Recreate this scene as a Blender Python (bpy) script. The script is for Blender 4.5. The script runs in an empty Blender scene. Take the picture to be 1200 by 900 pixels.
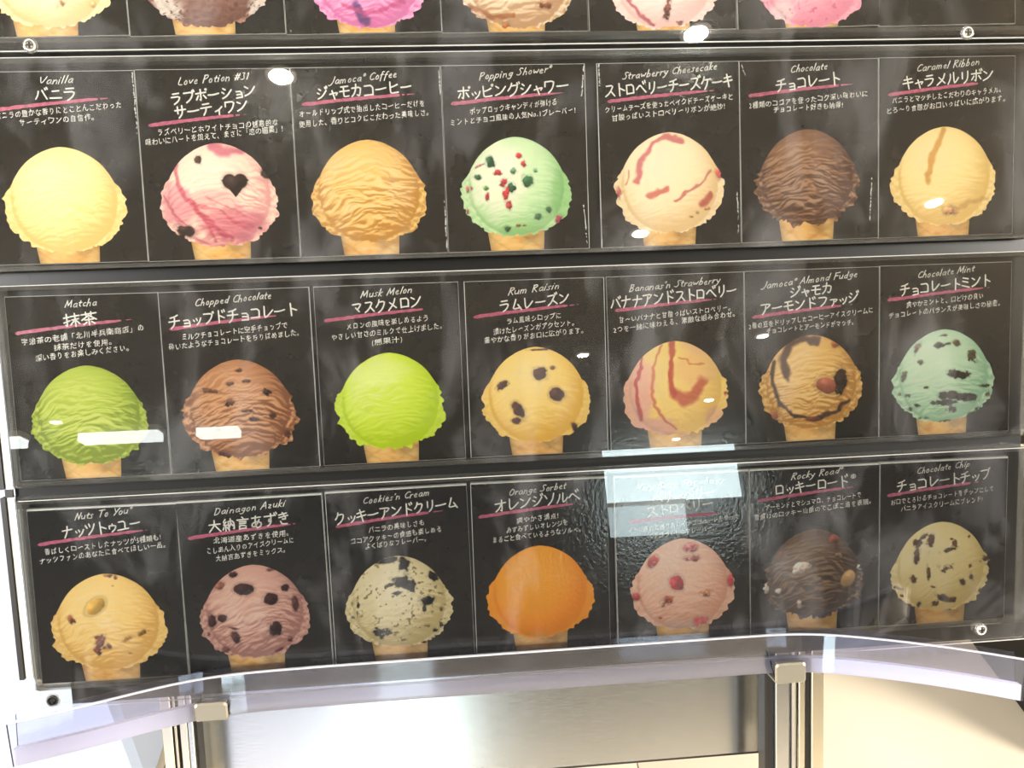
import bpy, math, random
import numpy as np
from mathutils import Matrix, Vector

random.seed(7)
SC = bpy.context.scene
COL = SC.collection

# ------------------------------------------------------------------ board frame
TILT = math.radians(24)                      # the sign leans back
BOARD = Matrix.Translation((0, 0, 1.1)) @ Matrix.Rotation(-TILT, 4, 'X')
CAM_R = np.array([0.9961952, -0.0790628, -0.0366627])
CAM_D = np.array([-0.0448849, -0.1048617, -0.9934734])
CAM_F = np.array([0.0747022, 0.9913390, -0.1080115])
CAM_C = np.array([-0.0692233, -0.6745855, 0.0363810])
FOC = 950.0
def bpt(x, y, Y=0.0):
    """measured pixel -> point on the plane at depth Y of the sign (sign coordinates)"""
    d = CAM_R * ((x - 600) / FOC) + CAM_D * ((y - 450) / FOC) + CAM_F
    t = (Y - CAM_C[1]) / d[1]
    return CAM_C + d * t

# ------------------------------------------------------------------ camera, world, exposure, added fill lights
cam = bpy.data.cameras.new('camera'); co = bpy.data.objects.new('camera', cam); COL.objects.link(co)
m = Matrix(((CAM_R[0], -CAM_D[0], -CAM_F[0], CAM_C[0]), (CAM_R[1], -CAM_D[1], -CAM_F[1], CAM_C[1]),
            (CAM_R[2], -CAM_D[2], -CAM_F[2], CAM_C[2]), (0, 0, 0, 1)))
co.matrix_world = BOARD @ m
cam.sensor_width = 36.0; cam.lens = 36.0 * FOC / 1200.0; cam.clip_start = 0.02; cam.clip_end = 60
SC.camera = co
wd = bpy.data.worlds.new('world'); SC.world = wd; wd.use_nodes = True
wd.node_tree.nodes['Background'].inputs[0].default_value = (1.0, 0.95, 0.87, 1)
wd.node_tree.nodes['Background'].inputs[1].default_value = 0.30
vs = SC.view_settings
vs.view_transform = 'Standard'; vs.look = 'None'; vs.exposure = 0.30; vs.gamma = 1.0; vs.use_curve_mapping = False
def area(name, loc, rot, sx, sy, power, color):
    l = bpy.data.lights.new(name, 'AREA'); l.shape = 'RECTANGLE'; l.size = sx; l.size_y = sy; l.energy = power; l.color = color
    o = bpy.data.objects.new(name, l); COL.objects.link(o); o.location = loc; o.rotation_euler = rot
    return o
area('added_fill_light', (4.4, -2.7, 2.86), (0, 0, 0), 1.0, 1.6, 1380, (1.0, 0.95, 0.87))  # unseen area panels, here and below, added to brighten sign and background
area('added_fill_light', (-3.5, -2.8, 2.86), (0, 0, 0), 0.9, 1.8, 980, (0.97, 0.97, 0.96))
area('added_fill_light', (0.0, -0.95, 2.86), (0, 0, 0), 3.0, 0.35, 62, (1.0, 0.96, 0.89))
area('added_fill_light', (3.4, 1.8, 2.86), (0, 0, 0), 0.8, 1.4, 60, (1.0, 0.93, 0.82))
area('added_fill_light', (-2.6, 0.6, 2.86), (0, 0, 0), 0.8, 1.6, 8, (0.90, 0.95, 1.0))

# ------------------------------------------------------------------ materials
def s2l(c):
    c = np.asarray(c, float) / 255.0
    return np.where(c <= 0.04045, c / 12.92, ((c + 0.055) / 1.055) ** 2.4)
def rgba(c): 
    l = s2l(c); return (float(l[0]), float(l[1]), float(l[2]), 1.0)
def mat(name, color=(200, 200, 200), rough=0.5, metal=0.0, spec=0.5):
    m = bpy.data.materials.new(name); m.use_nodes = True
    b = m.node_tree.nodes['Principled BSDF']
    b.inputs['Base Color'].default_value = rgba(color); b.inputs['Roughness'].default_value = rough
    b.inputs['Metallic'].default_value = metal; b.inputs['Specular IOR Level'].default_value = spec
    return m
def nd(m, t, **kw):
    n = m.node_tree.nodes.new(t)
    for k, v in kw.items(): setattr(n, k, v)
    return n
def lk(m, a, b): m.node_tree.links.new(a, b)
def noise_ramp(m, scale, stops, detail=4, vec_scale=None, dist=0.0):
    tc = nd(m, 'ShaderNodeTexCoord'); mp = nd(m, 'ShaderNodeMapping'); n = nd(m, 'ShaderNodeTexNoise'); r = nd(m, 'ShaderNodeValToRGB')
    lk(m, tc.outputs['Object'], mp.inputs[0]); lk(m, mp.outputs[0], n.inputs['Vector'])
    if vec_scale: mp.inputs['Scale'].default_value = vec_scale
    n.inputs['Scale'].default_value = scale; n.inputs['Detail'].default_value = detail; n.inputs['Distortion'].default_value = dist
    lk(m, n.outputs['Fac'], r.inputs[0])
    e = r.color_ramp.elements
    e[0].position, e[0].color = stops[0]; e[1].position, e[1].color = stops[-1]
    for p, c in stops[1:-1]:
        x = e.new(p); x.color = c
    return n, r
def add_bump(m, scale, strength, dist=0.001, detail=2):
    tc = nd(m, 'ShaderNodeTexCoord'); n = nd(m, 'ShaderNodeTexNoise'); b = nd(m, 'ShaderNodeBump')
    lk(m, tc.outputs['Object'], n.inputs['Vector']); n.inputs['Scale'].default_value = scale; n.inputs['Detail'].default_value = detail
    b.inputs['Strength'].default_value = strength; b.inputs['Distance'].default_value = dist
    lk(m, n.outputs['Fac'], b.inputs['Height']); lk(m, b.outputs[0], m.node_tree.nodes['Principled BSDF'].inputs['Normal'])

GL = dict(scale=300, strength=0.27, dist=0.0006)
M = {}
M['card_black'] = mat('card_black_print', (31, 31, 30), 0.10, spec=0.5)
n, r = noise_ramp(M['card_black'], 26, [(0.3, rgba((25, 26, 26))), (0.75, rgba((38, 37, 35)))], 6)
lk(M['card_black'], r.outputs[0], M['card_black'].node_tree.nodes['Principled BSDF'].inputs['Base Color'])
add_bump(M['card_black'], **GL)
M['card_white'] = mat('card_paper_edge_and_glare', (226, 226, 222), 0.6)
M['ink_white'] = mat('white_lettering', (240, 238, 230), 0.3)
M['ink_pink'] = mat('pink_brush_stroke', (190, 84, 114), 0.35)
n, r = noise_ramp(M['ink_pink'], 300, [(0.3, rgba((166, 66, 94))), (0.7, rgba((206, 104, 134)))], 3)
lk(M['ink_pink'], r.outputs[0], M['ink_pink'].node_tree.nodes['Principled BSDF'].inputs['Base Color'])
M['photo'] = mat('printed_photo', (255, 255, 255), 0.13)
at_ = nd(M['photo'], 'ShaderNodeVertexColor'); at_.layer_name = 'Col'
lk(M['photo'], at_.outputs[0], M['photo'].node_tree.nodes['Principled BSDF'].inputs['Base Color'])
add_bump(M['photo'], **GL)
M['back_black'] = mat('black_backing', (17, 16, 14), 0.35, spec=0.3)

def acrylic(name, tint, body=(0.9, 0.9, 0.92), body_amt=0.0, rough=0.0, ior=1.49, smudge=0.0, sscale=9):
    """clear acrylic: fresnel mirror reflection over see-through sheet, with an optional milky body and dust film"""
    m = bpy.data.materials.new(name); m.use_nodes = True; nt = m.node_tree; nt.nodes.clear()
    out = nd(m, 'ShaderNodeOutputMaterial'); tr = nd(m, 'ShaderNodeBsdfTransparent'); gl = nd(m, 'ShaderNodeBsdfGlossy')
    df = nd(m, 'ShaderNodeBsdfDiffuse'); tl = nd(m, 'ShaderNodeBsdfTranslucent'); dm = nd(m, 'ShaderNodeMixShader')
    fr = nd(m, 'ShaderNodeFresnel'); m1 = nd(m, 'ShaderNodeMixShader'); m2 = nd(m, 'ShaderNodeMixShader')
    tr.inputs[0].default_value = (*tint, 1); gl.inputs['Roughness'].default_value = rough; gl.inputs[0].default_value = (1, 1, 1, 1)
    df.inputs[0].default_value = (*body, 1); tl.inputs[0].default_value = (*body, 1)
    dm.inputs[0].default_value = 0.5; lk(m, df.outputs[0], dm.inputs[1]); lk(m, tl.outputs[0], dm.inputs[2])
    fr.inputs[0].default_value = ior
    lk(m, tr.outputs[0], m1.inputs[1]); lk(m, dm.outputs[0], m1.inputs[2]); m1.inputs[0].default_value = body_amt
    if smudge > 0:
        tc = nd(m, 'ShaderNodeTexCoord'); mp = nd(m, 'ShaderNodeMapping'); n = nd(m, 'ShaderNodeTexNoise'); r = nd(m, 'ShaderNodeMapRange')
        lk(m, tc.outputs['Object'], mp.inputs[0]); mp.inputs['Scale'].default_value = (1.0, 1.0, 0.45); lk(m, mp.outputs[0], n.inputs['Vector'])
        n.inputs['Scale'].default_value = sscale; n.inputs['Detail'].default_value = 7; n.inputs['Roughness'].default_value = 0.65; n.inputs['Distortion'].default_value = 0.6
        r.inputs[1].default_value = 0.5; r.inputs[2].default_value = 0.8; r.inputs[3].default_value = body_amt; r.inputs[4].default_value = body_amt + smudge
        lk(m, n.outputs['Fac'], r.inputs[0]); lk(m, r.outputs[0], m1.inputs[0])
    lk(m, fr.outputs[0], m2.inputs[0]); lk(m, m1.outputs[0], m2.inputs[1]); lk(m, gl.outputs[0], m2.inputs[2])
    lk(m, m2.outputs[0], out.inputs[0])
    return m
M['acrylic'] = acrylic('clear_acrylic', (0.98, 0.98, 0.97), body_amt=0.006, smudge=0.09, sscale=16)
M['rim'] = acrylic('acrylic_rim', (0.8, 0.8, 0.78), body=(0.75, 0.74, 0.7), body_amt=0.13, rough=0.12)
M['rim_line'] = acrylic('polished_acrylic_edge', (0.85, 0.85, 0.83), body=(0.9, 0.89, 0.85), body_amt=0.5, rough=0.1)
M['trough'] = acrylic('milky_acrylic', (0.90, 0.90, 0.96), body=(0.86, 0.87, 0.96), body_amt=0.012, rough=0.05, smudge=0.03, sscale=12)
M['fold'] = acrylic('milky_acrylic_fold', (0.8, 0.8, 0.9), body=(0.97, 0.97, 1.0), body_amt=0.72, rough=0.15)
M['trough_edge'] = acrylic('milky_acrylic_edge', (0.8, 0.8, 0.9), body=(0.9, 0.9, 0.94), body_amt=0.55, rough=0.1)
M['steel'] = mat('brushed_steel', (206, 206, 204), 0.24, 1.0)
n, r = noise_ramp(M['steel'], 60, [(0.3, (0.16, 0.16, 0.16, 1)), (0.7, (0.26, 0.26, 0.26, 1))], 5, (1, 1, 30))
lk(M['steel'], r.outputs[0], M['steel'].node_tree.nodes['Principled BSDF'].inputs['Roughness'])
M['chrome'] = mat('satin_nickel', (226, 218, 198), 0.22, 1.0)
M['bright_chrome'] = mat('polished_tube', (200, 204, 210), 0.08, 1.0)
M['gap'] = mat('black_gasket', (22, 19, 15), 0.4)
M['clip'] = mat('clip_metal', (140, 134, 120), 0.34, 0.75)
M['dark_metal'] = mat('dark_screw_metal', (52, 50, 46), 0.3, 0.8)
M['silver'] = mat('screw_metal', (205, 200, 190), 0.25, 0.7)
M['tile'] = mat('cream_floor_tile', (226, 212, 184), 0.16)
n, r = noise_ramp(M['tile'], 1.6, [(0.3, rgba((168, 156, 136))), (0.7, rgba((184, 174, 156)))], 4, (1, 1, 1))
lk(M['tile'], r.outputs[0], M['tile'].node_tree.nodes['Principled BSDF'].inputs['Base Color'])
M['grout'] = mat('tile_grout', (150, 132, 104), 0.8)
M['ceiling'] = mat('ceiling_paint', (96, 88, 75), 0.8)
M['wall'] = mat('wall_paint', (62, 55, 48), 0.7)
M['black_cabinet'] = mat('black_cabinet', (20, 17, 15), 0.4)
M['white_enamel'] = mat('white_enamel', (150, 160, 178), 0.25)
M['beige_panel'] = mat('beige_laminate', (224, 213, 190), 0.4)
M['white_trim'] = mat('white_lamp_trim', (240, 236, 228), 0.4)
def emit(name, color, strength):
    m = bpy.data.materials.new(name); m.use_nodes = True; nt = m.node_tree; nt.nodes.clear()
    o = nd(m, 'ShaderNodeOutputMaterial'); e = nd(m, 'ShaderNodeEmission'); e.inputs[0].default_value = (*color, 1); e.inputs[1].default_value = strength
    lk(m, e.outputs[0], o.inputs[0]); return m
M['lamp'] = emit('downlight_glow', (1, 0.96, 0.88), 60)
M['tube'] = emit('tube_glow', (0.95, 1.0, 0.98), 9)
M['daylight'] = emit('backlit_shopfront', (0.80, 0.97, 1.0), 8.5)
M['daylight_dim'] = emit('backlit_shopfront_low', (0.80, 0.97, 1.0), 4.5)
M['soft_glow'] = emit('lightbox_glow', (0.78, 0.82, 1.0), 1.5)

# ------------------------------------------------------------------ mesh helpers
class MB:
    def __init__(s): s.v = []; s.f = []; s.mi = []
    def face(s, pts, mi=0):
        b = len(s.v); s.v += [tuple(map(float, p)) for p in pts]; s.f.append(tuple(range(b, b + len(pts)))); s.mi.append(mi)
    def box(s, x0, x1, y0, y1, z0, z1, bev=0.0):
        if bev <= 0:
            c = [(x, y, z) for x in (x0, x1) for y in (y0, y1) for z in (z0, z1)]; b = len(s.v); s.v += c
            for q in ((0, 1, 3, 2), (4, 6, 7, 5), (0, 4, 5, 1), (2, 3, 7, 6), (0, 2, 6, 4), (1, 5, 7, 3)):
                s.f.append(tuple(b + i for i in q)); s.mi.append(0)
        else:   # chamfer in the XZ outline and on the front (small y) face
            def ring(e, y):
                a, c2, d, f = x0 + e, x1 - e, z0 + e, z1 - e; k = bev * 0.9
                return [(a + k, y, d), (c2 - k, y, d), (c2, y, d + k), (c2, y, f - k), (c2 - k, y, f), (a + k, y, f), (a, y, f - k), (a, y, d + k)]
            rs = [ring(bev * .6, y0), ring(0, y0 + bev * .6), ring(0, y1)]
            b = len(s.v)
            for q in rs: s.v += q
            s.f.append(tuple(b + i for i in range(8))); s.mi.append(0)
            s.f.append(tuple(b + 16 + 7 - i for i in range(8))); s.mi.append(0)
            for k in range(2):
                for i in range(8):
                    j = (i + 1) % 8
                    s.f.append((b + k * 8 + i, b + (k + 1) * 8 + i, b + (k + 1) * 8 + j, b + k * 8 + j)); s.mi.append(0)
        return s
    def lathe(s, c, prof, n=20, ax='y'):
        b = len(s.v)
        for (r, h) in prof:
            for i in range(n):
                a = 2 * math.pi * i / n
                if ax == 'y': s.v.append((c[0] + r * math.cos(a), c[1] + h, c[2] + r * math.sin(a)))
                else: s.v.append((c[0] + r * math.cos(a), c[1] + r * math.sin(a), c[2] + h))
        for k in range(len(prof) - 1):
            for i in range(n):
                j = (i + 1) % n
                s.f.append((b + k * n + i, b + k * n + j, b + (k + 1) * n + j, b + (k + 1) * n + i)); s.mi.append(0)
        s.f.append(tuple(b + i for i in range(n))); s.mi.append(0)
        s.f.append(tuple(b + (len(prof) - 1) * n + n - 1 - i for i in range(n))); s.mi.append(0)
        return s
    def build(s, name, m, parent=None, smooth=False):
        me = bpy.data.meshes.new(name); me.from_pydata(s.v, [], s.f)
        for x in (m if isinstance(m, (list, tuple)) else [m]): me.materials.append(x)
        me.polygons.foreach_set('material_index', s.mi)
        if smooth: me.polygons.foreach_set('use_smooth', [True] * len(s.f))
        me.update()
        o = bpy.data.objects.new(name, me); COL.objects.link(o)
        if parent: o.parent = parent
        return o
def tag(o, label=None, cat=None, group=None, kind=None):
    if label: o['label'] = label
    if cat: o['category'] = cat
    if group: o['group'] = group
    if kind: o['kind'] = kind
    return o
def thing(name, label, cat, loc=(0, 0, 0), rot=0.0, board=True, group=None):
    o = bpy.data.objects.new(name, None); COL.objects.link(o); o.empty_display_size = 0.02
    mm = Matrix.Translation(loc) @ Matrix.Rotation(rot, 4, 'Y')
    o.matrix_world = BOARD @ mm if board else mm
    return tag(o, label, cat, group)

# ------------------------------------------------------------------ lettering (own stroke alphabet)
KANA = {
'ハ': '30,78 24,48 6,18;60,84 76,52 96,18', 'ニ': '24,74 76,76;6,22 96,25', 'ラ': '25,88 80,91;10,62 88,66 78,38 58,18 32,4',
'フ': '10,82 90,86 80,50 60,24 30,4', 'ホ': '6,68 95,73;50,97 50,10 38,18;28,50 10,20;72,52 94,24', 'ー': '4,47 50,46 97,53',
'シ': '22,88 40,76;10,58 28,47;12,8 52,24 94,74', 'ョ': '25,52 76,54 76,2;28,28 74,29;24,3 77,4', 'ン': '12,82 38,66;8,10 55,28 95,78',
'サ': '4,64 97,68;29,92 30,38;69,97 68,50 60,24 36,2', 'テ': '24,88 78,91;5,60 96,64;52,60 48,30 26,2', 'ィ': '74,56 50,34 20,22;50,34 50,-2',
'ワ': '14,86 14,50;14,86 90,88 82,50 64,20 38,2', 'ャ': '12,36 84,48 66,28;34,62 54,-2', 'モ': '18,86 84,89;6,50 94,54;44,86 43,14 55,8 90,12',
'カ': '8,68 87,73 82,32 70,6 54,16;46,97 42,58 28,24 6,4', 'コ': '14,80 87,83 85,10;10,10 87,12', 'ヒ': '20,92 20,15 34,8 90,12;20,50 60,58 86,70',
'ッ': '16,44 25,30;42,52 50,36;84,54 70,22 42,0', 'ク': '38,97 28,66 6,42;36,78 88,82 74,40 50,14 24,0', 'ス': '14,84 82,87 60,50 34,22 6,4;56,46 94,8',
'ト': '38,97 38,0;38,60 86,38', 'ロ': '14,80 16,8;14,80 88,83 84,10;16,12 85,14', 'ヘ': '3,38 38,74 60,50 97,16', 'リ': '24,88 24,38;74,95 73,50 62,22 38,0',
'チ': '82,97 56,86 18,80;4,52 96,57;53,83 52,42 42,18 20,0', 'ケ': '30,97 22,66 4,42;28,72 97,76;66,73 60,34 36,0', 'キ': '14,72 84,82;6,42 94,52;42,100 60,0',
'レ': '20,95 20,6 52,22 94,62', 'メ': '76,95 60,50 8,4;24,66 82,20', 'ル': '28,82 26,45 4,6;56,92 56,8 76,20 97,48', 'マ': '6,82 92,85 70,55 48,34;34,54 64,16',
'ム': '46,95 30,50 10,14 86,22;64,50 94,4', 'ナ': '4,62 96,67;53,98 50,50 20,0', 'ア': '6,84 94,87 80,66 62,54;50,70 45,32 18,0', 'ァ': '14,56 84,58 74,42 62,34;50,46 46,20 28,-2',
'ミ': '26,92 82,78;24,62 76,48;14,26 88,4', 'ツ': '10,82 24,56;42,90 52,64;92,88 76,40 34,0', 'ゥ': '48,66 48,54;18,48 20,28;18,50 84,53 72,22 42,-2',
'ユ': '20,76 77,79 68,14;3,12 97,15', 'オ': '6,70 95,75;62,98 62,6 48,16;60,70 36,30 6,8', 'ソ': '14,84 30,56;90,90 74,36 36,0',
'抹': '4,70 38,74;22,98 22,6 10,15;3,34 40,48;45,76 99,79;52,52 93,55;71,98 71,0;69,50 42,14;73,50 99,16', '茶': '6,82 96,85;35,97 35,72;66,97 66,72;50,72 6,38;50,72 95,38;26,38 76,40;50,54 50,0;35,24 16,6;66,24 84,6',
'大': '6,62 95,66;50,98 47,55 6,2;52,56 97,2', '納': '30,97 12,72 28,66;36,76 8,44 42,48;26,46 26,0;12,30 4,12;38,30 45,14;52,76 52,0;52,76 95,78 95,8 86,12;72,97 70,55 57,30;74,56 89,32',
'言': '45,99 56,90;6,78 94,81;24,62 76,64;24,46 76,48;24,28 24,0;24,28 77,30 76,2;24,4 76,6', 'あ': '14,80 82,85;42,98 39,40 48,6;70,64 55,30 30,8 14,18 18,36 40,50 70,50 91,32 80,10 54,0',
'す': '6,78 94,83;56,99 57,45 42,32 34,45 50,58 60,40 50,15 28,-2', 'き': '17,82 80,89;14,62 86,70;44,99 72,40 40,46;24,28 34,5 76,1'}
for k, b in {'バ': 'ハ', 'ブ': 'フ', 'ボ': 'ホ', 'ジ': 'シ', 'グ': 'ク', 'ズ': 'ス', 'ド': 'ト', 'ベ': 'ヘ', 'ず': 'す'}.items():
    KANA[k] = KANA[b] + (';66,97 73,80;84,104 91,88' if b in 'トヘ' else ';82,100 88,86;96,106 102,92')
for k, b in {'ポ': 'ホ', 'ピ': 'ヒ', 'プ': 'フ'}.items():
    KANA[k] = KANA[b] + ';90,94 96,101 103,94 97,86 90,94'
LAT = {
'a': (48, '42,45 25,50 8,30 12,5 30,3 42,25 44,48 44,8 52,2'), 'b': (46, '12,88 8,3;8,30 28,48 42,28 30,3 8,6'), 'c': (40, '38,42 22,48 8,25 18,2 38,8'),
'd': (48, '40,40 22,48 8,25 18,2 38,15;44,88 42,2'), 'e': (42, '8,26 36,30 30,48 14,44 8,20 20,2 40,8'), 'f': (36, '40,80 28,86 18,70 12,-20;4,48 36,50'),
'g': (46, '40,44 22,50 8,30 20,10 38,22;42,48 40,-10 22,-25 4,-15'), 'h': (46, '12,88 8,2;8,30 26,48 38,36 40,2'), 'i': (20, '8,48 8,2;12,66 13,72'),
'k': (42, '12,88 8,2;36,48 10,24 38,2'), 'l': (18, '12,88 8,2'), 'm': (70, '6,48 8,2;8,32 22,48 32,38 32,2;32,32 46,48 58,38 60,2'), 'n': (46, '6,48 8,2;8,30 26,48 38,36 40,2'),
'o': (44, '22,48 8,28 14,4 32,2 40,24 32,46 20,48'), 'p': (46, '8,48 2,-25;8,36 28,50 42,28 28,4 8,8'), 'r': (34, '6,48 8,2;8,28 20,46 34,44'), 's': (36, '34,44 18,50 10,36 30,20 22,2 4,6'),
't': (32, '18,72 14,10 30,4;4,48 34,50'), 'u': (46, '6,48 8,10 22,2 38,16;40,48 42,2'), 'v': (42, '4,48 18,2 40,50'), 'w': (60, '4,48 16,2 30,40 42,2 58,50'),
'y': (44, '6,48 14,20 34,22;42,50 26,-14 6,-24'), 'z': (40, '6,46 38,47 6,3 40,4'), 'V': (56, '4,85 24,2 58,88'), 'L': (50, '12,85 8,4 50,6'), 'P': (50, '12,86 10,0;6,78 40,88 50,66 30,44 10,44'),
'J': (46, '42,86 38,20 10,-14 -6,-2'), 'C': (56, '56,74 36,86 10,56 12,16 36,2 56,14'), 'S': (54, '54,76 32,88 16,68 46,36 30,4 2,12'), 'R': (54, '12,86 10,0;6,80 40,88 50,66 12,44;20,44 54,0'),
'M': (76, '4,2 16,84;16,84 36,20;36,20 62,84;62,84 70,2'), 'B': (52, '12,86 10,2;6,82 42,84 36,50 12,46;14,46 50,36 40,4 10,3'), 'F': (52, '12,86 10,0;10,84 58,86;10,48 44,50'), 'N': (58, '8,0 14,84;14,84 48,4;48,4 56,86'),
'T': (60, '4,82 64,86;34,84 30,0'), 'Y': (54, '6,86 26,46;58,88 18,0'), 'D': (58, '12,84 10,2;4,84 44,80 56,44 38,6 8,2'), 'A': (58, '4,0 36,86;36,86 56,0;14,32 50,36'), 'O': (62, '32,86 8,60 10,18 34,2 58,30 54,70 32,86'),
"'": (16, '12,88 6,70'), '#': (54, '20,80 10,6;42,80 32,6;4,56 52,58;2,28 48,30'), '3': (40, '8,80 34,84 22,48 38,28 24,2 4,8'), '1': (26, '8,70 20,86 18,2'), ' ': (30, ''),
'®': (30, '22,84 10,78 8,62 18,54 30,62 30,76 22,84;16,60 16,76 24,72 17,68 25,60')}
def strokes(s):
    return [[tuple(map(float, p.split(','))) for p in st.split()] for st in s.split(';') if st.strip()]
def smooth_line(p, it=1):
    for _ in range(it):
        if len(p) < 3: return p
        q = [p[0]]
        for i in range(len(p) - 1):
            a, b = p[i], p[i + 1]
            if i > 0: q.append((a[0] * .75 + b[0] * .25, a[1] * .75 + b[1] * .25))
            if i < len(p) - 2: q.append((a[0] * .25 + b[0] * .75, a[1] * .25 + b[1] * .75))
        q.append(p[-1]); p = q
    return p
def ribbon(mb, pts, w, y):
    """round ended brush line through pts [(x,z)...], flat print at depth y"""
    n = len(pts)
    for i in range(n - 1):
        (x0, z0), (x1, z1) = pts[i], pts[i + 1]; L = math.hypot(x1 - x0, z1 - z0) or 1e-9
        nx, nz = -(z1 - z0) / L * w / 2, (x1 - x0) / L * w / 2
        mb.face([(x0 + nx, y, z0 + nz), (x0 - nx, y, z0 - nz), (x1 - nx, y, z1 - nz), (x1 + nx, y, z1 + nz)])
    for (x, z) in pts:
        mb.face([(x + w / 2 * math.cos(a), y, z + w / 2 * math.sin(a)) for a in [math.pi * (k + .5) / 3 for k in range(6)]])
def write(mb, text, p0, p1, height, wd, y, table, shear=0.0, rnd=None):
    """text drawn from p0 to p1 (baseline ends, local x,z)"""
    rnd = rnd or random
    gl = []; x = 0.0
    for ch in text:
        if table is KANA:
            small = ch in 'ョャッィァゥ'; w = 100 if not small else 84; w = {'ー': 104, 'リ': 92, 'ト': 84, '®': 60}.get(ch, w)
            if ch == '®':
                gl.append((x, [[(a * 2.2 - 6, b * 1.2 + 0) for a, b in s] for s in strokes(LAT['®'][1])], .62))
            else:
                gl.append((x, strokes(KANA[ch]), 1)); 
            x += w + 9
        else:
            w, st = LAT[ch]; gl.append((x, strokes(st), 1)); x += w + 9
    tot = x - 9
    L = math.hypot(p1[0] - p0[0], p1[1] - p0[1]); ux, uz = (p1[0] - p0[0]) / L, (p1[1] - p0[1]) / L
    sx = L / tot; sz = height / 100.0
    for gx, sts, wk in gl:
        dz = rnd.uniform(-3, 3); sc = rnd.uniform(.94, 1.04); rr = rnd.uniform(-.05, .05)
        for st in sts:
            pl = smooth_line([(a + rnd.uniform(-1.5, 1.5), b + rnd.uniform(-1.5, 1.5)) for a, b in st], 2 if table is LAT else 1)
            q = []
            for a, b in pl:
                a2 = 50 + (a - 50) * sc - rr * b; b2 = 45 + (b - 45) * sc + rr * (a - 50) + dz
                lx = (gx + a2 + shear * b2) * sx; lz = b2 * sz
                q.append((p0[0] + ux * lx - uz * lz, p0[1] + uz * lx + ux * lz))
            ribbon(mb, q, wd * wk, y)
TMP = []
def font_mesh(text):
    cu = bpy.data.curves.new('t', 'FONT'); cu.body = text; cu.resolution_u = 3; cu.size = 1.0; cu.space_character = 1.14
    o = bpy.data.objects.new('t', cu); COL.objects.link(o); TMP.append(o)
    return o
def font_verts(o, dg):
    me = o.evaluated_get(dg).to_mesh()
    n = len(me.vertices); a = np.empty(n * 3); me.vertices.foreach_get('co', a); a = a.reshape(-1, 3)
    f = [tuple(p.vertices) for p in me.polygons]
    return a, f

# ------------------------------------------------------------------ noise
class Noise:
    def __init__(s, seed):
        r = np.random.RandomState(seed); s.g = r.rand(256, 256)
    def val(s, x, y):
        xi = np.floor(x).astype(int); yi = np.floor(y).astype(int); fx = x - xi; fy = y - yi
        fx = fx * fx * (3 - 2 * fx); fy = fy * fy * (3 - 2 * fy); g = s.g
        a = g[xi & 255, yi & 255]; b = g[(xi + 1) & 255, yi & 255]; c = g[xi & 255, (yi + 1) & 255]; d = g[(xi + 1) & 255, (yi + 1) & 255]
        return (a * (1 - fx) + b * fx) * (1 - fy) + (c * (1 - fx) + d * fx) * fy
    def fbm(s, x, y, o=3):
        t = 0; a = .5; n = 0
        for k in range(o):
            t = t + a * s.val(x * 2 ** k + 17.3 * k, y * 2 ** k + 9.1 * k); n += a; a *= .55
        return t / n
def sstep(a, b, x):
    t = np.clip((x - a) / (b - a), 0, 1); return t * t * (3 - 2 * t)
OUT_T = np.radians([-180, -160, -140, -120, -90, -60, -40, -20, 0, 9, 19, 30, 60, 90, 120, 150, 161, 171, 180])
OUT_R = np.array([1.0, 1.03, 1.0, .92, .86, .92, 1.0, 1.03, .99, .955, .895, .88, .875, .9, .875, .88, .895, .955, 1.0])

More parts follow.
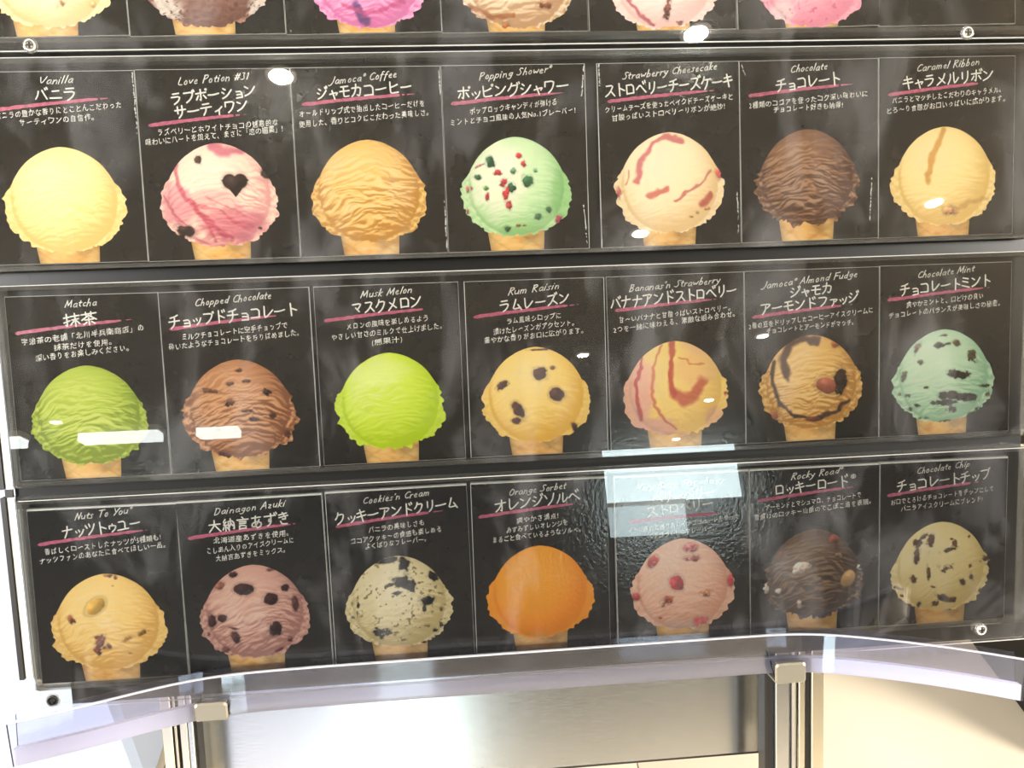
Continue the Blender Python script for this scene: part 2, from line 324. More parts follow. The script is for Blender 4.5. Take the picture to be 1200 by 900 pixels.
def scoop_colors(x, y, S, nz):
    """printed photo of one scoop: x right, y up, unit = half width"""
    base = np.array(S['base'], float); deep = np.array(S['deep'], float); lite = np.array(S.get('lite', np.minimum(base * 1.06 + 8, 255)), float)
    rid = S.get('ridge', 1.0)
    deep = deep * .72 + base * .28; base = base * 1.03 + 3
    rr = np.hypot(x, y); th = np.arctan2(y, x)
    dome = rr / .87
    zz = np.sqrt(np.clip(1 - (dome * .97) ** 2, 0.0, 1))
    sh = np.clip(-.30 * x + .46 * y + .84 * zz, 0, 1.2)
    # curved drag lines of the scoop
    wx = x + .22 * (nz.fbm(x * 2.2 + 5, y * 2.2 + 3, 2) - .5); wy = y + .24 * (nz.fbm(x * 2.0 + 40, y * 2.6 + 30, 2) - .5)
    q = wy + .30 * wx * wx - .10 * wx * S.get('lean', 1)
    def H(qx, qy):
        h = nz.fbm(qx * 4.2, qy * 15.0, 3)
        h2 = 1 - np.abs(2 * nz.fbm(qx * 2.7 + 60, qy * 9.5 + 20, 3) - 1) * 2.2
        h3 = nz.fbm(qx * 15, qy * 26, 2)
        return h * .7 + .75 * h2 + .22 * h3
    e = .015
    rel = (H(wx, q + e) - H(wx - e * .4, q - e))
    fade = sstep(.75, -.15, y) * .85 + .18
    rel = np.clip(rel * 2.9, -1, 1) * fade * rid
    # frill below the ball
    crease = .86 + .02 * (nz.fbm(x * 9, y * 9, 2) - .5)
    low = sstep(.34, .05, y)
    skirt = sstep(crease - .012, crease + .02, rr) * low
    def F(a, b):
        return nz.fbm(a * 8 + 3, b * 8 + 8, 3) + .5 * nz.fbm(a * 22, b * 22, 2)
    fr = np.clip((F(x, y + .022) - F(x + .01, y - .022)) * 3.0, -1, 1) * (0.55 + .45 * rid) * S.get('frill', 1.0)
    relief = rel * (1 - skirt) + fr * skirt
    occl = np.exp(-((rr - crease) / .035) ** 2) * low * .20 * (rr < crease + .03)
    light = sh * .60 + .44
    light = light * (1 - skirt) + skirt * (.84 + .10 * y - .10 * np.abs(x))
    light = light + relief * S.get('amp', .16) * 1.5 - occl
    k = np.clip(light, 0, 1.15)
    t = sstep(.42, .92, k)[..., None]
    col = deep + (base - deep) * t
    t2 = sstep(.88, 1.12, k)[..., None]
    col = col + (lite - col) * t2
    # marbled areas
    for a in S.get('areas', []):
        ax, ay, rx, ry, c, amt = a
        d = np.hypot((x - ax) / rx, (y - ay) / ry) + .5 * (nz.fbm(x * 5 + ax * 9, y * 5, 3) - .5)
        w = (sstep(1.05, .55, d) * amt)[..., None]
        col = col * (1 - w) + w * np.array(c, float) * (.78 + .26 * np.clip(light, 0, 1.1))[..., None]
    # ribbons
    for rb in S.get('rib', []):
        pts, w0, c, amt = rb
        pts = np.array(pts); d = np.full(x.shape, 9.0)
        px = x + .10 * (nz.fbm(x * 7, y * 7 + 31, 2) - .5); py = y + .10 * (nz.fbm(x * 7 + 77, y * 7, 2) - .5)
        for i in range(len(pts) - 1):
            ax, ay = pts[i]; bx, by = pts[i + 1]; vx, vy = bx - ax, by - ay
            tt = np.clip(((px - ax) * vx + (py - ay) * vy) / (vx * vx + vy * vy + 1e-9), 0, 1)
            d = np.minimum(d, np.hypot(px - ax - tt * vx, py - ay - tt * vy))
        ww = w0 * (.6 + .8 * nz.fbm(x * 4 + 11, y * 4, 2))
        w = (sstep(ww * 1.5, ww * .45, d) * amt)[..., None]
        col = col * (1 - w) + w * np.array(c, float) * (.72 + .3 * np.clip(light + relief * .15, 0, 1.1))[..., None]
    # fine flecks
    if S.get('speck'):
        sc, thr, c = S['speck']
        w = (sstep(thr, thr + .06, nz.fbm(x * sc + 50, y * sc, 2)) * .8)[..., None]
        col = col * (1 - w) + w * np.array(c, float)
    # pieces
    for i, ch in enumerate(S.get('chunks', [])):
        cx, cy, rx, ry, an, c, rough = ch
        ca, sa = math.cos(an), math.sin(an); dx, dy = x - cx, y - cy
        u = (dx * ca + dy * sa) / rx; v = (-dx * sa + dy * ca) / ry
        big = max(rx, ry); fq = .55 / max(big, .05)
        nn = nz.fbm(x * fq * 2.2 + i * 3.7, y * fq * 2.2 + i * 5.1, 3) - .5
        nn = nn + .35 * (nz.fbm(x * 24 + i, y * 24, 2) - .5)
        hd = np.hypot(u, v)
        if rough == .01:      # heart shaped piece
            hu = np.abs(u); hv = v + .15
            hd = np.sqrt(np.minimum((hu - .42) ** 2 + (hv - .38) ** 2, 9)) / .58
            hd = np.where((hv < .52) & (hu - .95 < (hv - .3) * .82), np.minimum(hd, np.maximum(hu * .85 / np.clip(.95 + (hv - .3) * .82, .03, 9), -hv / 1.05)), hd)
        d = hd + nn * rough * 1.9 + .12 * rough
        w = sstep(1.08, .88, d)[..., None]
        lit = np.clip(.95 - .30 * (u * .35 - v * .8) + 1.1 * (nz.fbm(x * 22 + i, y * 22, 2) - .5) * rough, .45, 1.7)
        hl = np.exp(-((u + .3) ** 2 + (v - .35) ** 2) * 9)[..., None] * 26 * (1.2 - rough)
        halo = np.exp(-((d - 1.15) / .16) ** 2)[..., None] * .12
        col = col * (1 - halo)
        col = col * (1 - w) + w * (np.array(c, float) * lit[..., None] + hl)
    return np.clip(col, 0, 255)

def heart(S):
    pass

def photo_mesh(name, S, hw, seed, parent, NT=232, NR=80, T0=0.93):
    nz = Noise(seed)
    th = np.linspace(-math.pi, math.pi, NT, endpoint=False)
    r = np.interp(th, OUT_T, OUT_R)
    low = sstep(math.radians(24), math.radians(4), np.abs(np.where(th > 0, np.minimum(th, math.pi - th), -1) * (th > 0)))
    j = nz.val(th * 9 + 50, th * 0 + 3) - .5; j2 = nz.val(th * 24 + 90, th * 0 + 7) - .5
    r = r * (1 + low * (.060 * j + .050 * j2) * S.get('rag', 1.0)) + .004 * j2
    rad = np.linspace(0, 1, NR + 1)[1:] ** .93
    R, TH = np.meshgrid(rad, th, indexing='ij')
    X = R * (r * np.cos(th))[None, :]; Y = R * (r * np.sin(th))[None, :]
    X = np.concatenate([[0], X.ravel()]); Y = np.concatenate([[0], Y.ravel()])
    col = scoop_colors(X, Y, S, nz)
    v = np.zeros((len(X), 3)); v[:, 0] = X * hw; v[:, 2] = Y * hw; v[:, 1] = -0.00022
    i = np.arange(NT); i2 = (i + 1) % NT
    quads = []
    for k in range(NR - 1):
        a = 1 + k * NT + i; b = 1 + k * NT + i2
        quads.append(np.stack([a, b, b + NT, a + NT], 1))
    quads = np.concatenate(quads); tris = np.stack([np.zeros(NT, int), 1 + i2, 1 + i], 1)
    me = bpy.data.meshes.new(name)
    nq, nt = len(quads), len(tris)
    me.vertices.add(len(v)); me.vertices.foreach_set('co', v.ravel())
    me.loops.add(nq * 4 + nt * 3); me.loops.foreach_set('vertex_index', np.concatenate([quads[:, ::-1].ravel(), tris[:, ::-1].ravel()]))
    me.polygons.add(nq + nt)
    me.polygons.foreach_set('loop_start', np.concatenate([np.arange(nq) * 4, nq * 4 + np.arange(nt) * 3]))
    me.update(calc_edges=True)
    ca = me.color_attributes.new('Col', 'FLOAT_COLOR', 'POINT')
    ca.data.foreach_set('color', np.concatenate([s2l(col), np.ones((len(col), 1))], 1).astype(np.float32).ravel())
    me.materials.append(M['photo'])
    o = bpy.data.objects.new(name, me); COL.objects.link(o); o.parent = parent
    return o
def cone_mesh(hwx, x0b, x1b, x0t, x1t, zt, zb, seed, parent):
    nz = Noise(seed); NX, NY = 44, 18
    u, v = np.meshgrid(np.linspace(0, 1, NX), np.linspace(0, 1, NY))
    X = (x0t + (x1t - x0t) * u) * (1 - v) + (x0b + (x1b - x0b) * u) * v; Z = zt + (zb - zt) * v
    base = np.array((236, 184, 108.)); dk = np.array((205, 138, 62.)); li = np.array((250, 214, 150.))
    a = np.abs(((X * 3.2 + Z * 4.5) / hwx * .5) % 1 - .5) * 2; b = np.abs(((X * 3.2 - Z * 4.5) / hwx * .5 + .3) % 1 - .5) * 2
    w = np.maximum(sstep(.86, 1, a), sstep(.86, 1, b)) * .2
    n = nz.fbm(X / hwx * 6, Z / hwx * 14, 3)
    k = (n - .5) * 1.4 + .15
    c = base + np.clip(k, 0, 1)[..., None] * (li - base) * 1.3 + np.clip(-k, 0, 1)[..., None] * (dk - base) * 1.6
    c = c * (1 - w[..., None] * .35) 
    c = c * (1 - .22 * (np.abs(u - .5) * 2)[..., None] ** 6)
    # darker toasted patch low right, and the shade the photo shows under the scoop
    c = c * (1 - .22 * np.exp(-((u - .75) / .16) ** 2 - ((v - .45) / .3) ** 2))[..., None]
    mb = MB(); vv = np.stack([X, np.full_like(X, -0.00012), Z], -1).reshape(-1, 3); mb.v = [tuple(p) for p in vv]
    for j in range(NY - 1):
        for i in range(NX - 1):
            q = j * NX + i; mb.f.append((q, q + NX, q + NX + 1, q + 1)); mb.mi.append(0)
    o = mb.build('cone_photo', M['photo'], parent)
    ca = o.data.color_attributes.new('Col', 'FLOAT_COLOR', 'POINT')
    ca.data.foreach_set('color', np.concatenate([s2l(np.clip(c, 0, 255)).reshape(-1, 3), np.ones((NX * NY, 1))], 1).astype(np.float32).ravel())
    return o

# pixel corners of the cards, rows from top to bottom
R0b = [(-33, 44), (151, 42), (335.5, 40), (519.5, 38), (692.5, 37), (866.5, 34.5), (1034, 30), (1195, 28)]
E1 = dict(t=[(-30, 84), (155, 81), (339, 78.5), (516, 76), (687, 73.5), (700.5, 73), (867.5, 71), (1032, 67), (1193, 64)],
          b=[(-5, 310.5), (175, 306.5), (352.5, 301.5), (525.5, 296), (690.5, 291), (703.5, 291), (868.5, 284.5), (1028.5, 279), (1186, 274)])
E2 = dict(t=[(3, 348), (184, 342.5), (362, 336.5), (367, 336), (538, 330), (543, 330), (709.5, 324.5), (712, 324.5), (873, 318), (1032, 312), (1188, 306)],
          b=[(24, 564), (201, 556), (375.5, 546), (378.5, 546), (545.5, 537), (551.5, 536.5), (712.5, 528.5), (714.5, 528.5), (874, 520), (1030, 512), (1182, 505)])
E3 = dict(t=[(31, 598), (206, 589.5), (378.5, 578), (381.5, 577.5), (548.5, 567), (551, 566.5), (712, 559), (719, 559), (879, 551), (1032, 543), (1182, 535)],
          b=[(47, 802), (221, 791), (389.5, 779), (391.5, 778.5), (555.5, 766.5), (558, 766), (716, 755.5), (724.5, 754.5), (879.5, 743), (1030, 733.5), (1178, 725)])
def corners(E_, i, j): return [E_['t'][i], E_['t'][j], E_['b'][j], E_['b'][i]]
A1 = [(0, 1), (1, 2), (2, 3), (3, 4), (5, 6), (6, 7), (7, 8)]
A2 = [(0, 1), (1, 2), (3, 4), (5, 6), (7, 8), (8, 9), (9, 10)]
W_, GD = (250, 240, 222), (58, 98, 66)
RED, DK, BR = (198, 62, 66), (34, 24, 24), (92, 52, 34)
RA, AZ, OR_ = (72, 38, 36), (52, 22, 24), (26, 22, 24)
MC, CC, AL = (50, 44, 34), (78, 48, 32), (158, 82, 58)
def card(row, o, c, label, sc, S, E_=None, T=None, ul=None, d=None, **k):
    D = dict(row=row, o=o, c=c, label=label, sc=sc, S=S, E=E_, T=T, ul=ul, d=d); D.update(k); return D
def topcard(i, label, base, deep, cone, S2=None, blank=False):
    x0, x1 = R0b[i], R0b[i + 1]
    c = [(x0[0] - 22 + 2.4 * i, x0[1] - 240), (x1[0] - 22 + 2.4 * (i + 1), x1[1] - 240), x1, x0]
    if blank: return card(0, (0, 0), c, label, None, {}, text=False)
    hw = (cone[1] - cone[0]) / .94; cx = (cone[0] + cone[1]) / 2; yb = (x0[1] + x1[1]) / 2
    S = dict(base=base, deep=deep); S.update(S2 or {})
    return card(0, (0, 0), c, label, ((cx - hw) * 3.75, (cx + hw) * 3.75, (yb - 1.93 * hw) * 3.75, cone[0] * 3.75, cone[1] * 3.75, yb * 3.75), S, text=False)
P = 3.75
CARDS = [
 topcard(0, 'cut-off card with cream coloured nutty scoop, top left corner', (246, 232, 188), (214, 184, 122), (20, 92), dict(ridge=.3, amp=.1, chunks=[(68 * P, 3 * P, 22, 16, 0, (150, 100, 60), .8), (104 * P, 5 * P, 14, 14, 0, (225, 190, 130), .6)])),
 topcard(1, 'cut-off card with brown crumbly scoop rimmed in white, top row second', (166, 122, 108), (84, 52, 44), (206, 276), dict(ridge=.5, amp=.25, lite=(196, 150, 134), areas=[(196 * P, -5 * P, 90, 120, (236, 224, 212), .9), (300 * P, 8 * P, 60, 110, (236, 224, 212), .8), (245 * P, -10 * P, 190, 150, (134, 92, 80), .9)], speck=(20, .66, (96, 60, 52)))),
 topcard(2, 'cut-off card with pink scoop streaked in purple, top row third', (240, 168, 206), (196, 92, 150), (398, 463), dict(ridge=.5, amp=.2, frill=1.4, rib=[([(412 * P, 0), (416 * P, 10 * P), (424 * P, 20 * P)], 20, (108, 72, 130), .9), ([(400 * P, 2 * P), (425 * P, 12 * P), (470 * P, 0)], 12, (200, 80, 130), .7)])),
 topcard(3, 'cut-off card with beige scoop and brown ripples, top row fourth', (228, 204, 172), (168, 120, 78), (573, 638.5), dict(ridge=.6, amp=.22, frill=1.5, lite=(250, 236, 214), rib=[([(548 * P, 2 * P), (575 * P, 14 * P), (600 * P, 12 * P)], 10, (170, 98, 46), .8)], chunks=[(590 * P, 24 * P, 18, 26, 0, (160, 96, 44), .7), (636 * P, 1 * P, 26, 16, 0, (140, 76, 48), .8)])),
 topcard(4, 'cut-off card with pale pink scoop and dark red streaks, top row fifth', (250, 224, 216), (222, 178, 170), (747, 808), dict(ridge=.3, amp=.1, rib=[([(735 * P, -8 * P), (750 * P, 10 * P), (765 * P, 22 * P)], 8, (190, 90, 96), .8)], chunks=[(782 * P, 2 * P, 18, 44, -.3, (126, 74, 66), .9), (795 * P, 20 * P, 14, 10, 0, (150, 100, 90), .8)])),
 topcard(5, 'cut-off card with smooth bright pink scoop, top row sixth', (244, 178, 192), (222, 130, 154), (921, 982), dict(ridge=.35, amp=.12, areas=[(915 * P, 5 * P, 70, 60, (246, 222, 218), .8)], speck=(16, .72, (206, 110, 134)))),
 topcard(6, 'cut-off empty black card, last in the top row', None, None, None, blank=True),
 # ---- second row
 card(1, (0, 70), corners(E1, *A1[0]), 'black card with plain pale yellow vanilla scoop, cut by the left frame edge', (15, 548, 382, 178, 440, 893),
  dict(base=(246, 224, 158), deep=(222, 184, 104), lite=(252, 238, 190), ridge=.55, amp=.12),
  ('Vanilla', 163, 108, 312, 100), [('バニラ', 150, 188, 332, 180)], (-20, 218, 480, 166), [('バニラの豊かな香りにとことんこだわった', -25, 264, 530, 212), ('サーティワンの自信作。', 82, 294, 410, 266)], wear=[(153.5, 84, 157, 118), (157, 118, 160, 158)]),  # wear: glare along the card edge, painted as white flecks
 card(1, (160, 70), corners(E1, *A1[1]), 'black card with pink and white scoop carrying a dark chocolate heart', (106, 620, 365, 258, 503, 878),
  dict(base=(246, 216, 194), deep=(212, 140, 138), lite=(252, 236, 216), ridge=.9, amp=.17, areas=[(420, 730, 170, 90, (214, 112, 130), .75), (180, 640, 80, 120, (232, 150, 158), .75), (330, 640, 150, 90, (226, 150, 150), .5)],
       rib=[([(182, 465), (190, 560), (250, 650), (340, 740), (400, 790)], 10, (196, 84, 104), .7), ([(345, 372), (395, 410), (458, 400)], 22, (196, 84, 112), .7), ([(330, 800), (290, 700), (240, 640)], 7, (200, 90, 100), .6), ([(120, 590), (150, 660), (210, 720)], 6, (206, 96, 112), .6), ([(260, 640), (350, 660), (430, 720), (500, 740)], 7, (206, 92, 110), .55), ([(300, 600), (390, 640), (470, 690)], 5, (212, 110, 122), .5), ([(250, 800), (330, 830), (420, 820), (500, 780)], 8, (214, 110, 126), .55)],
       chunks=[(280, 438, 15, 20, .2, (70, 50, 40), .5), (435, 548, 56, 58, 0, (44, 30, 27), .01), (575, 508, 20, 28, .5, (50, 36, 30), .5), (200, 750, 40, 26, -.4, (60, 44, 40), .5), (535, 745, 10, 8, 0, (90, 50, 46), .5)]),
  ('Love Potion #31', 175, 110, 485, 84), [('ラブポーション', 148, 202, 522, 162), ('サーティワン', 168, 264, 490, 226)], (50, 288, 480, 238), [('ラズベリーとホワイトチョコの魅惑的な', 92, 336, 620, 290), ('味わいにハートを加えて、まさに「恋の媚薬」!', 40, 380, 640, 318)]),
 card(1, (340, 70), corners(E1, *A1[2]), 'black card with wrinkled golden brown coffee scoop', (95, 598, 350, 240, 480, 860),
  dict(base=(232, 190, 114), deep=(176, 118, 44), lite=(246, 214, 150), ridge=1.15, amp=.2, frill=1.2, chunks=[(275, 802, 6, 16, .5, (150, 90, 40), .6)]),
  ('Jamoca® Coffee', 170, 108, 465, 75), [('ジャモカコーヒー', 115, 182, 535, 145)], (50, 195, 545, 148), [('オールドリップ式で抽出したコーヒーだけを', 40, 254, 590, 205), ('使用した、香りとコクにこだわった美味しさ。', 38, 300, 608, 245)], wear=[(514, 82, 516, 110), (521, 235, 524, 292)]),  # wear: glare along the card edge, painted as white flecks
 card(1, (515, 60), corners(E1, *A1[3]), 'black card with pale green scoop dotted with red and green candy', (98, 577, 375, 228, 460, 882),
  dict(base=(208, 230, 182), deep=(140, 190, 120), lite=(238, 244, 220), ridge=.45, amp=.11, areas=[(260, 560, 150, 190, (244, 240, 218), .7), (540, 640, 60, 150, (150, 205, 130), .6), (380, 790, 160, 40, (150, 205, 130), .5)],
       chunks=[(228, 480, 22, 22, .4, GD, .45), (168, 545, 16, 12, 0, GD, .45), (325, 522, 15, 14, 0, (110, 150, 110), .6), (315, 590, 18, 22, 0, GD, .4), (385, 567, 26, 26, 0, (56, 106, 68), .4), (422, 520, 10, 10, 0, (110, 160, 110), .5), (202, 592, 12, 10, 0, (110, 160, 80), .5),
               (430, 720, 17, 15, 0, GD, .4), (478, 692, 15, 15, 0, GD, .4), (292, 770, 15, 13, 0, GD, .4), (352, 456, 14, 12, 0, RED, .5), (372, 492, 12, 14, 0, RED, .5), (258, 525, 18, 14, 0, RED, .5), (207, 628, 10, 18, 0, RED, .5),
               (280, 570, 18, 22, -.4, (190, 72, 70), .5), (290, 622, 14, 30, -.2, RED, .6), (302, 670, 13, 20, 0, (190, 72, 70), .5), (180, 495, 26, 5, .4, (196, 100, 100), .8), (522, 738, 18, 22, 0, (170, 70, 86), .4), (340, 757, 12, 7, 0, (140, 86, 60), .6), (366, 757, 9, 4, 0, (140, 86, 60), .6), (122, 595, 8, 14, 0, (196, 100, 110), .7), (138, 590, 5, 12, 0, (196, 100, 110), .7), (120, 690, 6, 10, 0, (170, 90, 80), .7)]),
  ('Popping Shower®', 172, 125, 488, 90), [('ポッピングシャワー', 80, 218, 570, 178)], (50, 230, 545, 180), [('ポップロックキャンディが弾ける', 135, 280, 515, 238), ('ミントとチョコ風味の人気No.1フレーバー!', 50, 330, 598, 272)], re=True, wear=[(685, 76, 682, 112), (684, 240, 688, 285)]),  # wear: glare along the card edge, painted as white flecks
 card(1, (695, 60), corners(E1, *A1[4]), 'black card with creamy white scoop and strawberry ribbon streaks', (98, 577, 355, 225, 450, 855),
  dict(base=(248, 228, 190), deep=(226, 188, 130), lite=(252, 238, 212), ridge=.35, amp=.1, rib=[([(190, 560), (212, 475), (265, 402), (330, 374), (395, 390)], 11, (206, 104, 110), .8), ([(355, 645), (440, 600), (520, 520)], 5, (200, 104, 100), .75), ([(245, 625), (285, 605), (322, 592)], 11, (206, 100, 90), .8), ([(480, 668), (515, 620)], 13, (202, 92, 84), .8), ([(150, 570), (160, 510)], 4, (206, 130, 110), .7)],
       chunks=[(112, 600, 13, 32, 0, (206, 120, 110), .6), (556, 535, 15, 28, 0, (206, 100, 96), .5), (430, 715, 10, 6, 0, (160, 120, 80), .6), (455, 700, 8, 6, 0, (160, 120, 80), .6), (500, 684, 12, 6, 0, (180, 120, 90), .6)]),
  ('Strawberry Cheesecake', 128, 124, 545, 78), [('ストロベリーチーズケーキ', 55, 205, 618, 158)], (65, 220, 535, 170), [('クリームチーズを使ったベイクドチーズケーキと', 55, 274, 615, 213), ('甘酸っぱいストロベリーリボンが絶妙!', 85, 310, 580, 256)], wear=[(864.5, 225, 865.5, 275), (702.5, 74, 703, 100)], le=True),  # wear: glare along the card edge, painted as white flecks
 card(1, (860, 50), corners(E1, *A1[5]), 'black card with deeply wrinkled dark chocolate scoop, no pieces in it', (98, 552, 378, 212, 435, 872),
  dict(base=(134, 96, 72), deep=(72, 44, 31), lite=(176, 136, 106), ridge=1.25, amp=.21, frill=1.7, rag=1.7),
  ('Chocolate', 250, 130, 412, 115), [('チョコレート', 188, 218, 468, 184)], (68, 232, 525, 180), [('2種類のココアを使ったコク深い味わいに', 70, 292, 590, 237), ('チョコレート好きも納得!', 178, 310, 480, 287)], wear=[(1022, 208, 1020, 258), (870, 75, 874, 88)]),  # wear: glare along the card edge, painted as white flecks
 card(1, (1020, 50), corners(E1, *A1[6]), 'black card with yellow cream scoop and one caramel streak', (98, 553, 368, 208, 430, 850),
  dict(base=(247, 222, 158), deep=(224, 180, 96), lite=(252, 234, 184), ridge=.4, amp=.11, frill=1.2, rib=[([(322, 380), (300, 430), (272, 480), (262, 530), (256, 580)], 14, (208, 150, 78), .8), ([(330, 710), (390, 705), (430, 680), (520, 665)], 8, (224, 176, 104), .6)], chunks=[(352, 712, 30, 20, 0, (214, 160, 110), .8), (210, 768, 8, 7, 0, (190, 160, 80), .6)]),
  ('Caramel Ribbon', 205, 125, 482, 95), [('キャラメルリボン', 145, 206, 545, 168)], (82, 228, 525, 172), [('バニラとマッチしたこだわりのキャラメル。', 100, 270, 578, 220), ('とろ〜り食感がお口いっぱいに広がります。', 78, 314, 595, 258)]),
 # ---- third row
 card(2, (10, 335), corners(E2, *A2[0]), 'black card with wrinkled matcha green scoop', (98, 610, 350, 255, 497, 850),
  dict(base=(176, 192, 78), deep=(112, 132, 36), lite=(206, 214, 110), ridge=1.1, amp=.17, frill=1.4),
  ('Matcha', 240, 98, 380, 86), [('抹茶', 242, 185, 388, 172)], (25, 210, 535, 148), [('宇治茶の老舗「北川半兵衛商店」の', 55, 266, 592, 200), ('抹茶だけを使用。', 198, 288, 450, 262), ('深い香りをお楽しみください。', 118, 336, 525, 288)]),
 card(2, (190, 330), corners(E2, *A2[1]), 'black card with light brown chocolate scoop holding dark chopped pieces', (90, 592, 342, 237, 472, 832),
  dict(base=(184, 128, 88), deep=(106, 62, 38), lite=(216, 166, 122), ridge=1.2, amp=.2, frill=1.9, rag=1.6,
       chunks=[(460, 492, 18, 22, .4, (52, 30, 22), .7), (298, 535, 26, 18, -.4, (96, 60, 44), .7), (215, 478, 42, 10, -.2, (112, 74, 54), .9), (348, 392, 18, 8, 0, (96, 60, 42), .8), (380, 442, 18, 10, 0, (96, 60, 42), .8), (395, 615, 22, 11, 0, (66, 38, 28), .8), (480, 600, 14, 18, 0, (80, 48, 34), .8), (240, 655, 22, 14, -.5, (84, 62, 44), .8), (300, 450, 20, 8, 0, (112, 74, 54), .8), (370, 575, 30, 8, 0, (84, 50, 36), .8), (255, 770, 30, 14, -.4, (70, 38, 34), .9), (540, 690, 14, 20, .4, (90, 48, 36), .9)]),
  ('Chopped Chocolate', 138, 110, 475, 74), [('チョップドチョコレート', 28, 210, 590, 150)], (28, 210, 520, 148), [('ミルクチョコレートに空手チョップで', 88, 262, 548, 207), ('砕いたようなチョコレートをちりばめました。', 28, 306, 600, 240)], re=True),
 card(2, (365, 320), corners(E2, *A2[2]), 'black card with plain bright lime green melon scoop', (105, 588, 350, 245, 472, 833),
  dict(base=(208, 226, 78), deep=(172, 204, 8), lite=(230, 240, 150), ridge=.6, amp=.11, rag=1.3, areas=[(300, 430, 150, 80, (226, 236, 150), .6)]),
  ('Musk Melon', 212, 110, 438, 87), [('マスクメロン', 180, 188, 485, 152)], (55, 210, 530, 155), [('メロンの風味を楽しめるよう', 155, 252, 510, 213), ('やさしい甘さのミルクで仕上げました。', 88, 300, 572, 248), ('(無果汁)', 265, 322, 398, 306)]),
 card(2, (540, 310), corners(E2, *A2[3]), 'black card with yellow scoop dotted with dark raisins', (95, 567, 362, 227, 448, 838),
  dict(base=(246, 214, 128), deep=(226, 170, 58), lite=(250, 228, 160), ridge=.5, amp=.1, frill=.8,
       chunks=[(352, 482, 34, 32, .3, RA, .45), (422, 575, 34, 32, 0, RA, .25), (250, 635, 26, 44, .5, RA, .4), (238, 682, 22, 16, 0, RA, .4), (178, 530, 28, 20, .7, (84, 46, 38), .8), (352, 374, 52, 7, 0, (120, 72, 58), .6), (405, 457, 13, 10, 0, (130, 96, 50), .6), (495, 720, 15, 20, 0, RA, .4), (357, 803, 9, 5, 0, (140, 96, 50), .4)]),
  ('Rum Raisin', 205, 135, 430, 107), [('ラムレーズン', 172, 216, 480, 176)], (55, 232, 520, 175), [('ラム風味シロップに', 205, 266, 440, 238), ('漬けたレーズンがアクセント。', 145, 313, 497, 270), ('華やかな香りがお口に広がります。', 105, 352, 538, 304)], le=True, re=True),
 card(2, (705, 305), corners(E2, *A2[4]), 'black card with yellow and pink scoop wrapped in red swirls', (93, 555, 355, 215, 438, 825),
  dict(base=(248, 216, 128), deep=(226, 180, 90), lite=(250, 226, 156), ridge=.45, amp=.09, areas=[(150, 560, 85, 230, (240, 184, 160), .95), (230, 740, 120, 70, (240, 180, 158), .9), (420, 480, 110, 90, (244, 196, 140), .6), (500, 700, 60, 70, (240, 180, 150), .7), (440, 375, 100, 50, (240, 190, 150), .7), (330, 790, 130, 40, (240, 178, 150), .9)],
       rib=[([(180, 430), (156, 520), (160, 620), (172, 690)], 8, (184, 54, 52), .85), ([(270, 368), (228, 460), (218, 560), (250, 670), (320, 735)], 6, (206, 104, 74), .75), ([(318, 360), (302, 440), (302, 530), (322, 590)], 9, (188, 64, 56), .8), ([(322, 590), (365, 615), (410, 590), (440, 540)], 22, (196, 82, 68), .75), ([(345, 430), (400, 455), (450, 460)], 4, (206, 130, 70), .7)], chunks=[(545, 590, 8, 8, 0, (210, 90, 80), .5)]),
  ("Bananas'n Strawberry", 120, 140, 520, 100), [('バナナアンドストロベリー', 42, 222, 598, 158)], (60, 222, 515, 170), [('甘〜いバナナと甘酸っぱいストロベリー。', 78, 280, 568, 222), ('2つを一緒に味わえる、素敵な組み合わせ。', 55, 323, 588, 250)]),
 card(2, (865, 300), corners(E2, *A2[5]), 'black card with golden scoop holding fudge ribbon and almonds', (97, 547, 347, 212, 425, 812),
  dict(base=(228, 184, 112), deep=(170, 114, 46), lite=(244, 212, 146), ridge=1.1, amp=.18, frill=1.3,
       rib=[([(218, 515), (196, 450), (225, 388), (285, 362), (350, 375)], 15, (74, 48, 36), .9), ([(160, 455), (153, 540), (185, 640), (250, 690), (340, 706), (430, 680), (485, 632)], 9, (62, 38, 28), .9)],
       chunks=[(448, 555, 28, 52, -.1, (54, 36, 28), .5), (388, 565, 46, 36, -.3, (172, 98, 74), .15), (430, 390, 18, 16, 0, (168, 96, 60), .3), (155, 685, 22, 24, 0, (166, 96, 66), .2), (330, 706, 30, 10, 0, (120, 64, 46), .4)]),
  ('Jamoca® Almond Fudge', 105, 145, 525, 92), [('ジャモカ', 230, 190, 418, 168), ('アーモンドファッジ', 102, 264, 532, 208)], (65, 270, 515, 212), [('2種の豆をドリップしたコーヒーアイスクリームに', 50, 326, 595, 252), ('チョコレートとアーモンドがマッチ。', 128, 346, 510, 306)]),
 card(2, (1020, 290), corners(E2, *A2[6]), 'black card with mint green scoop full of dark chocolate bits', (102, 543, 360, 210, 418, 822),
  dict(base=(196, 224, 192), deep=(132, 178, 142), lite=(220, 234, 208), ridge=.7, amp=.14, frill=1.6,
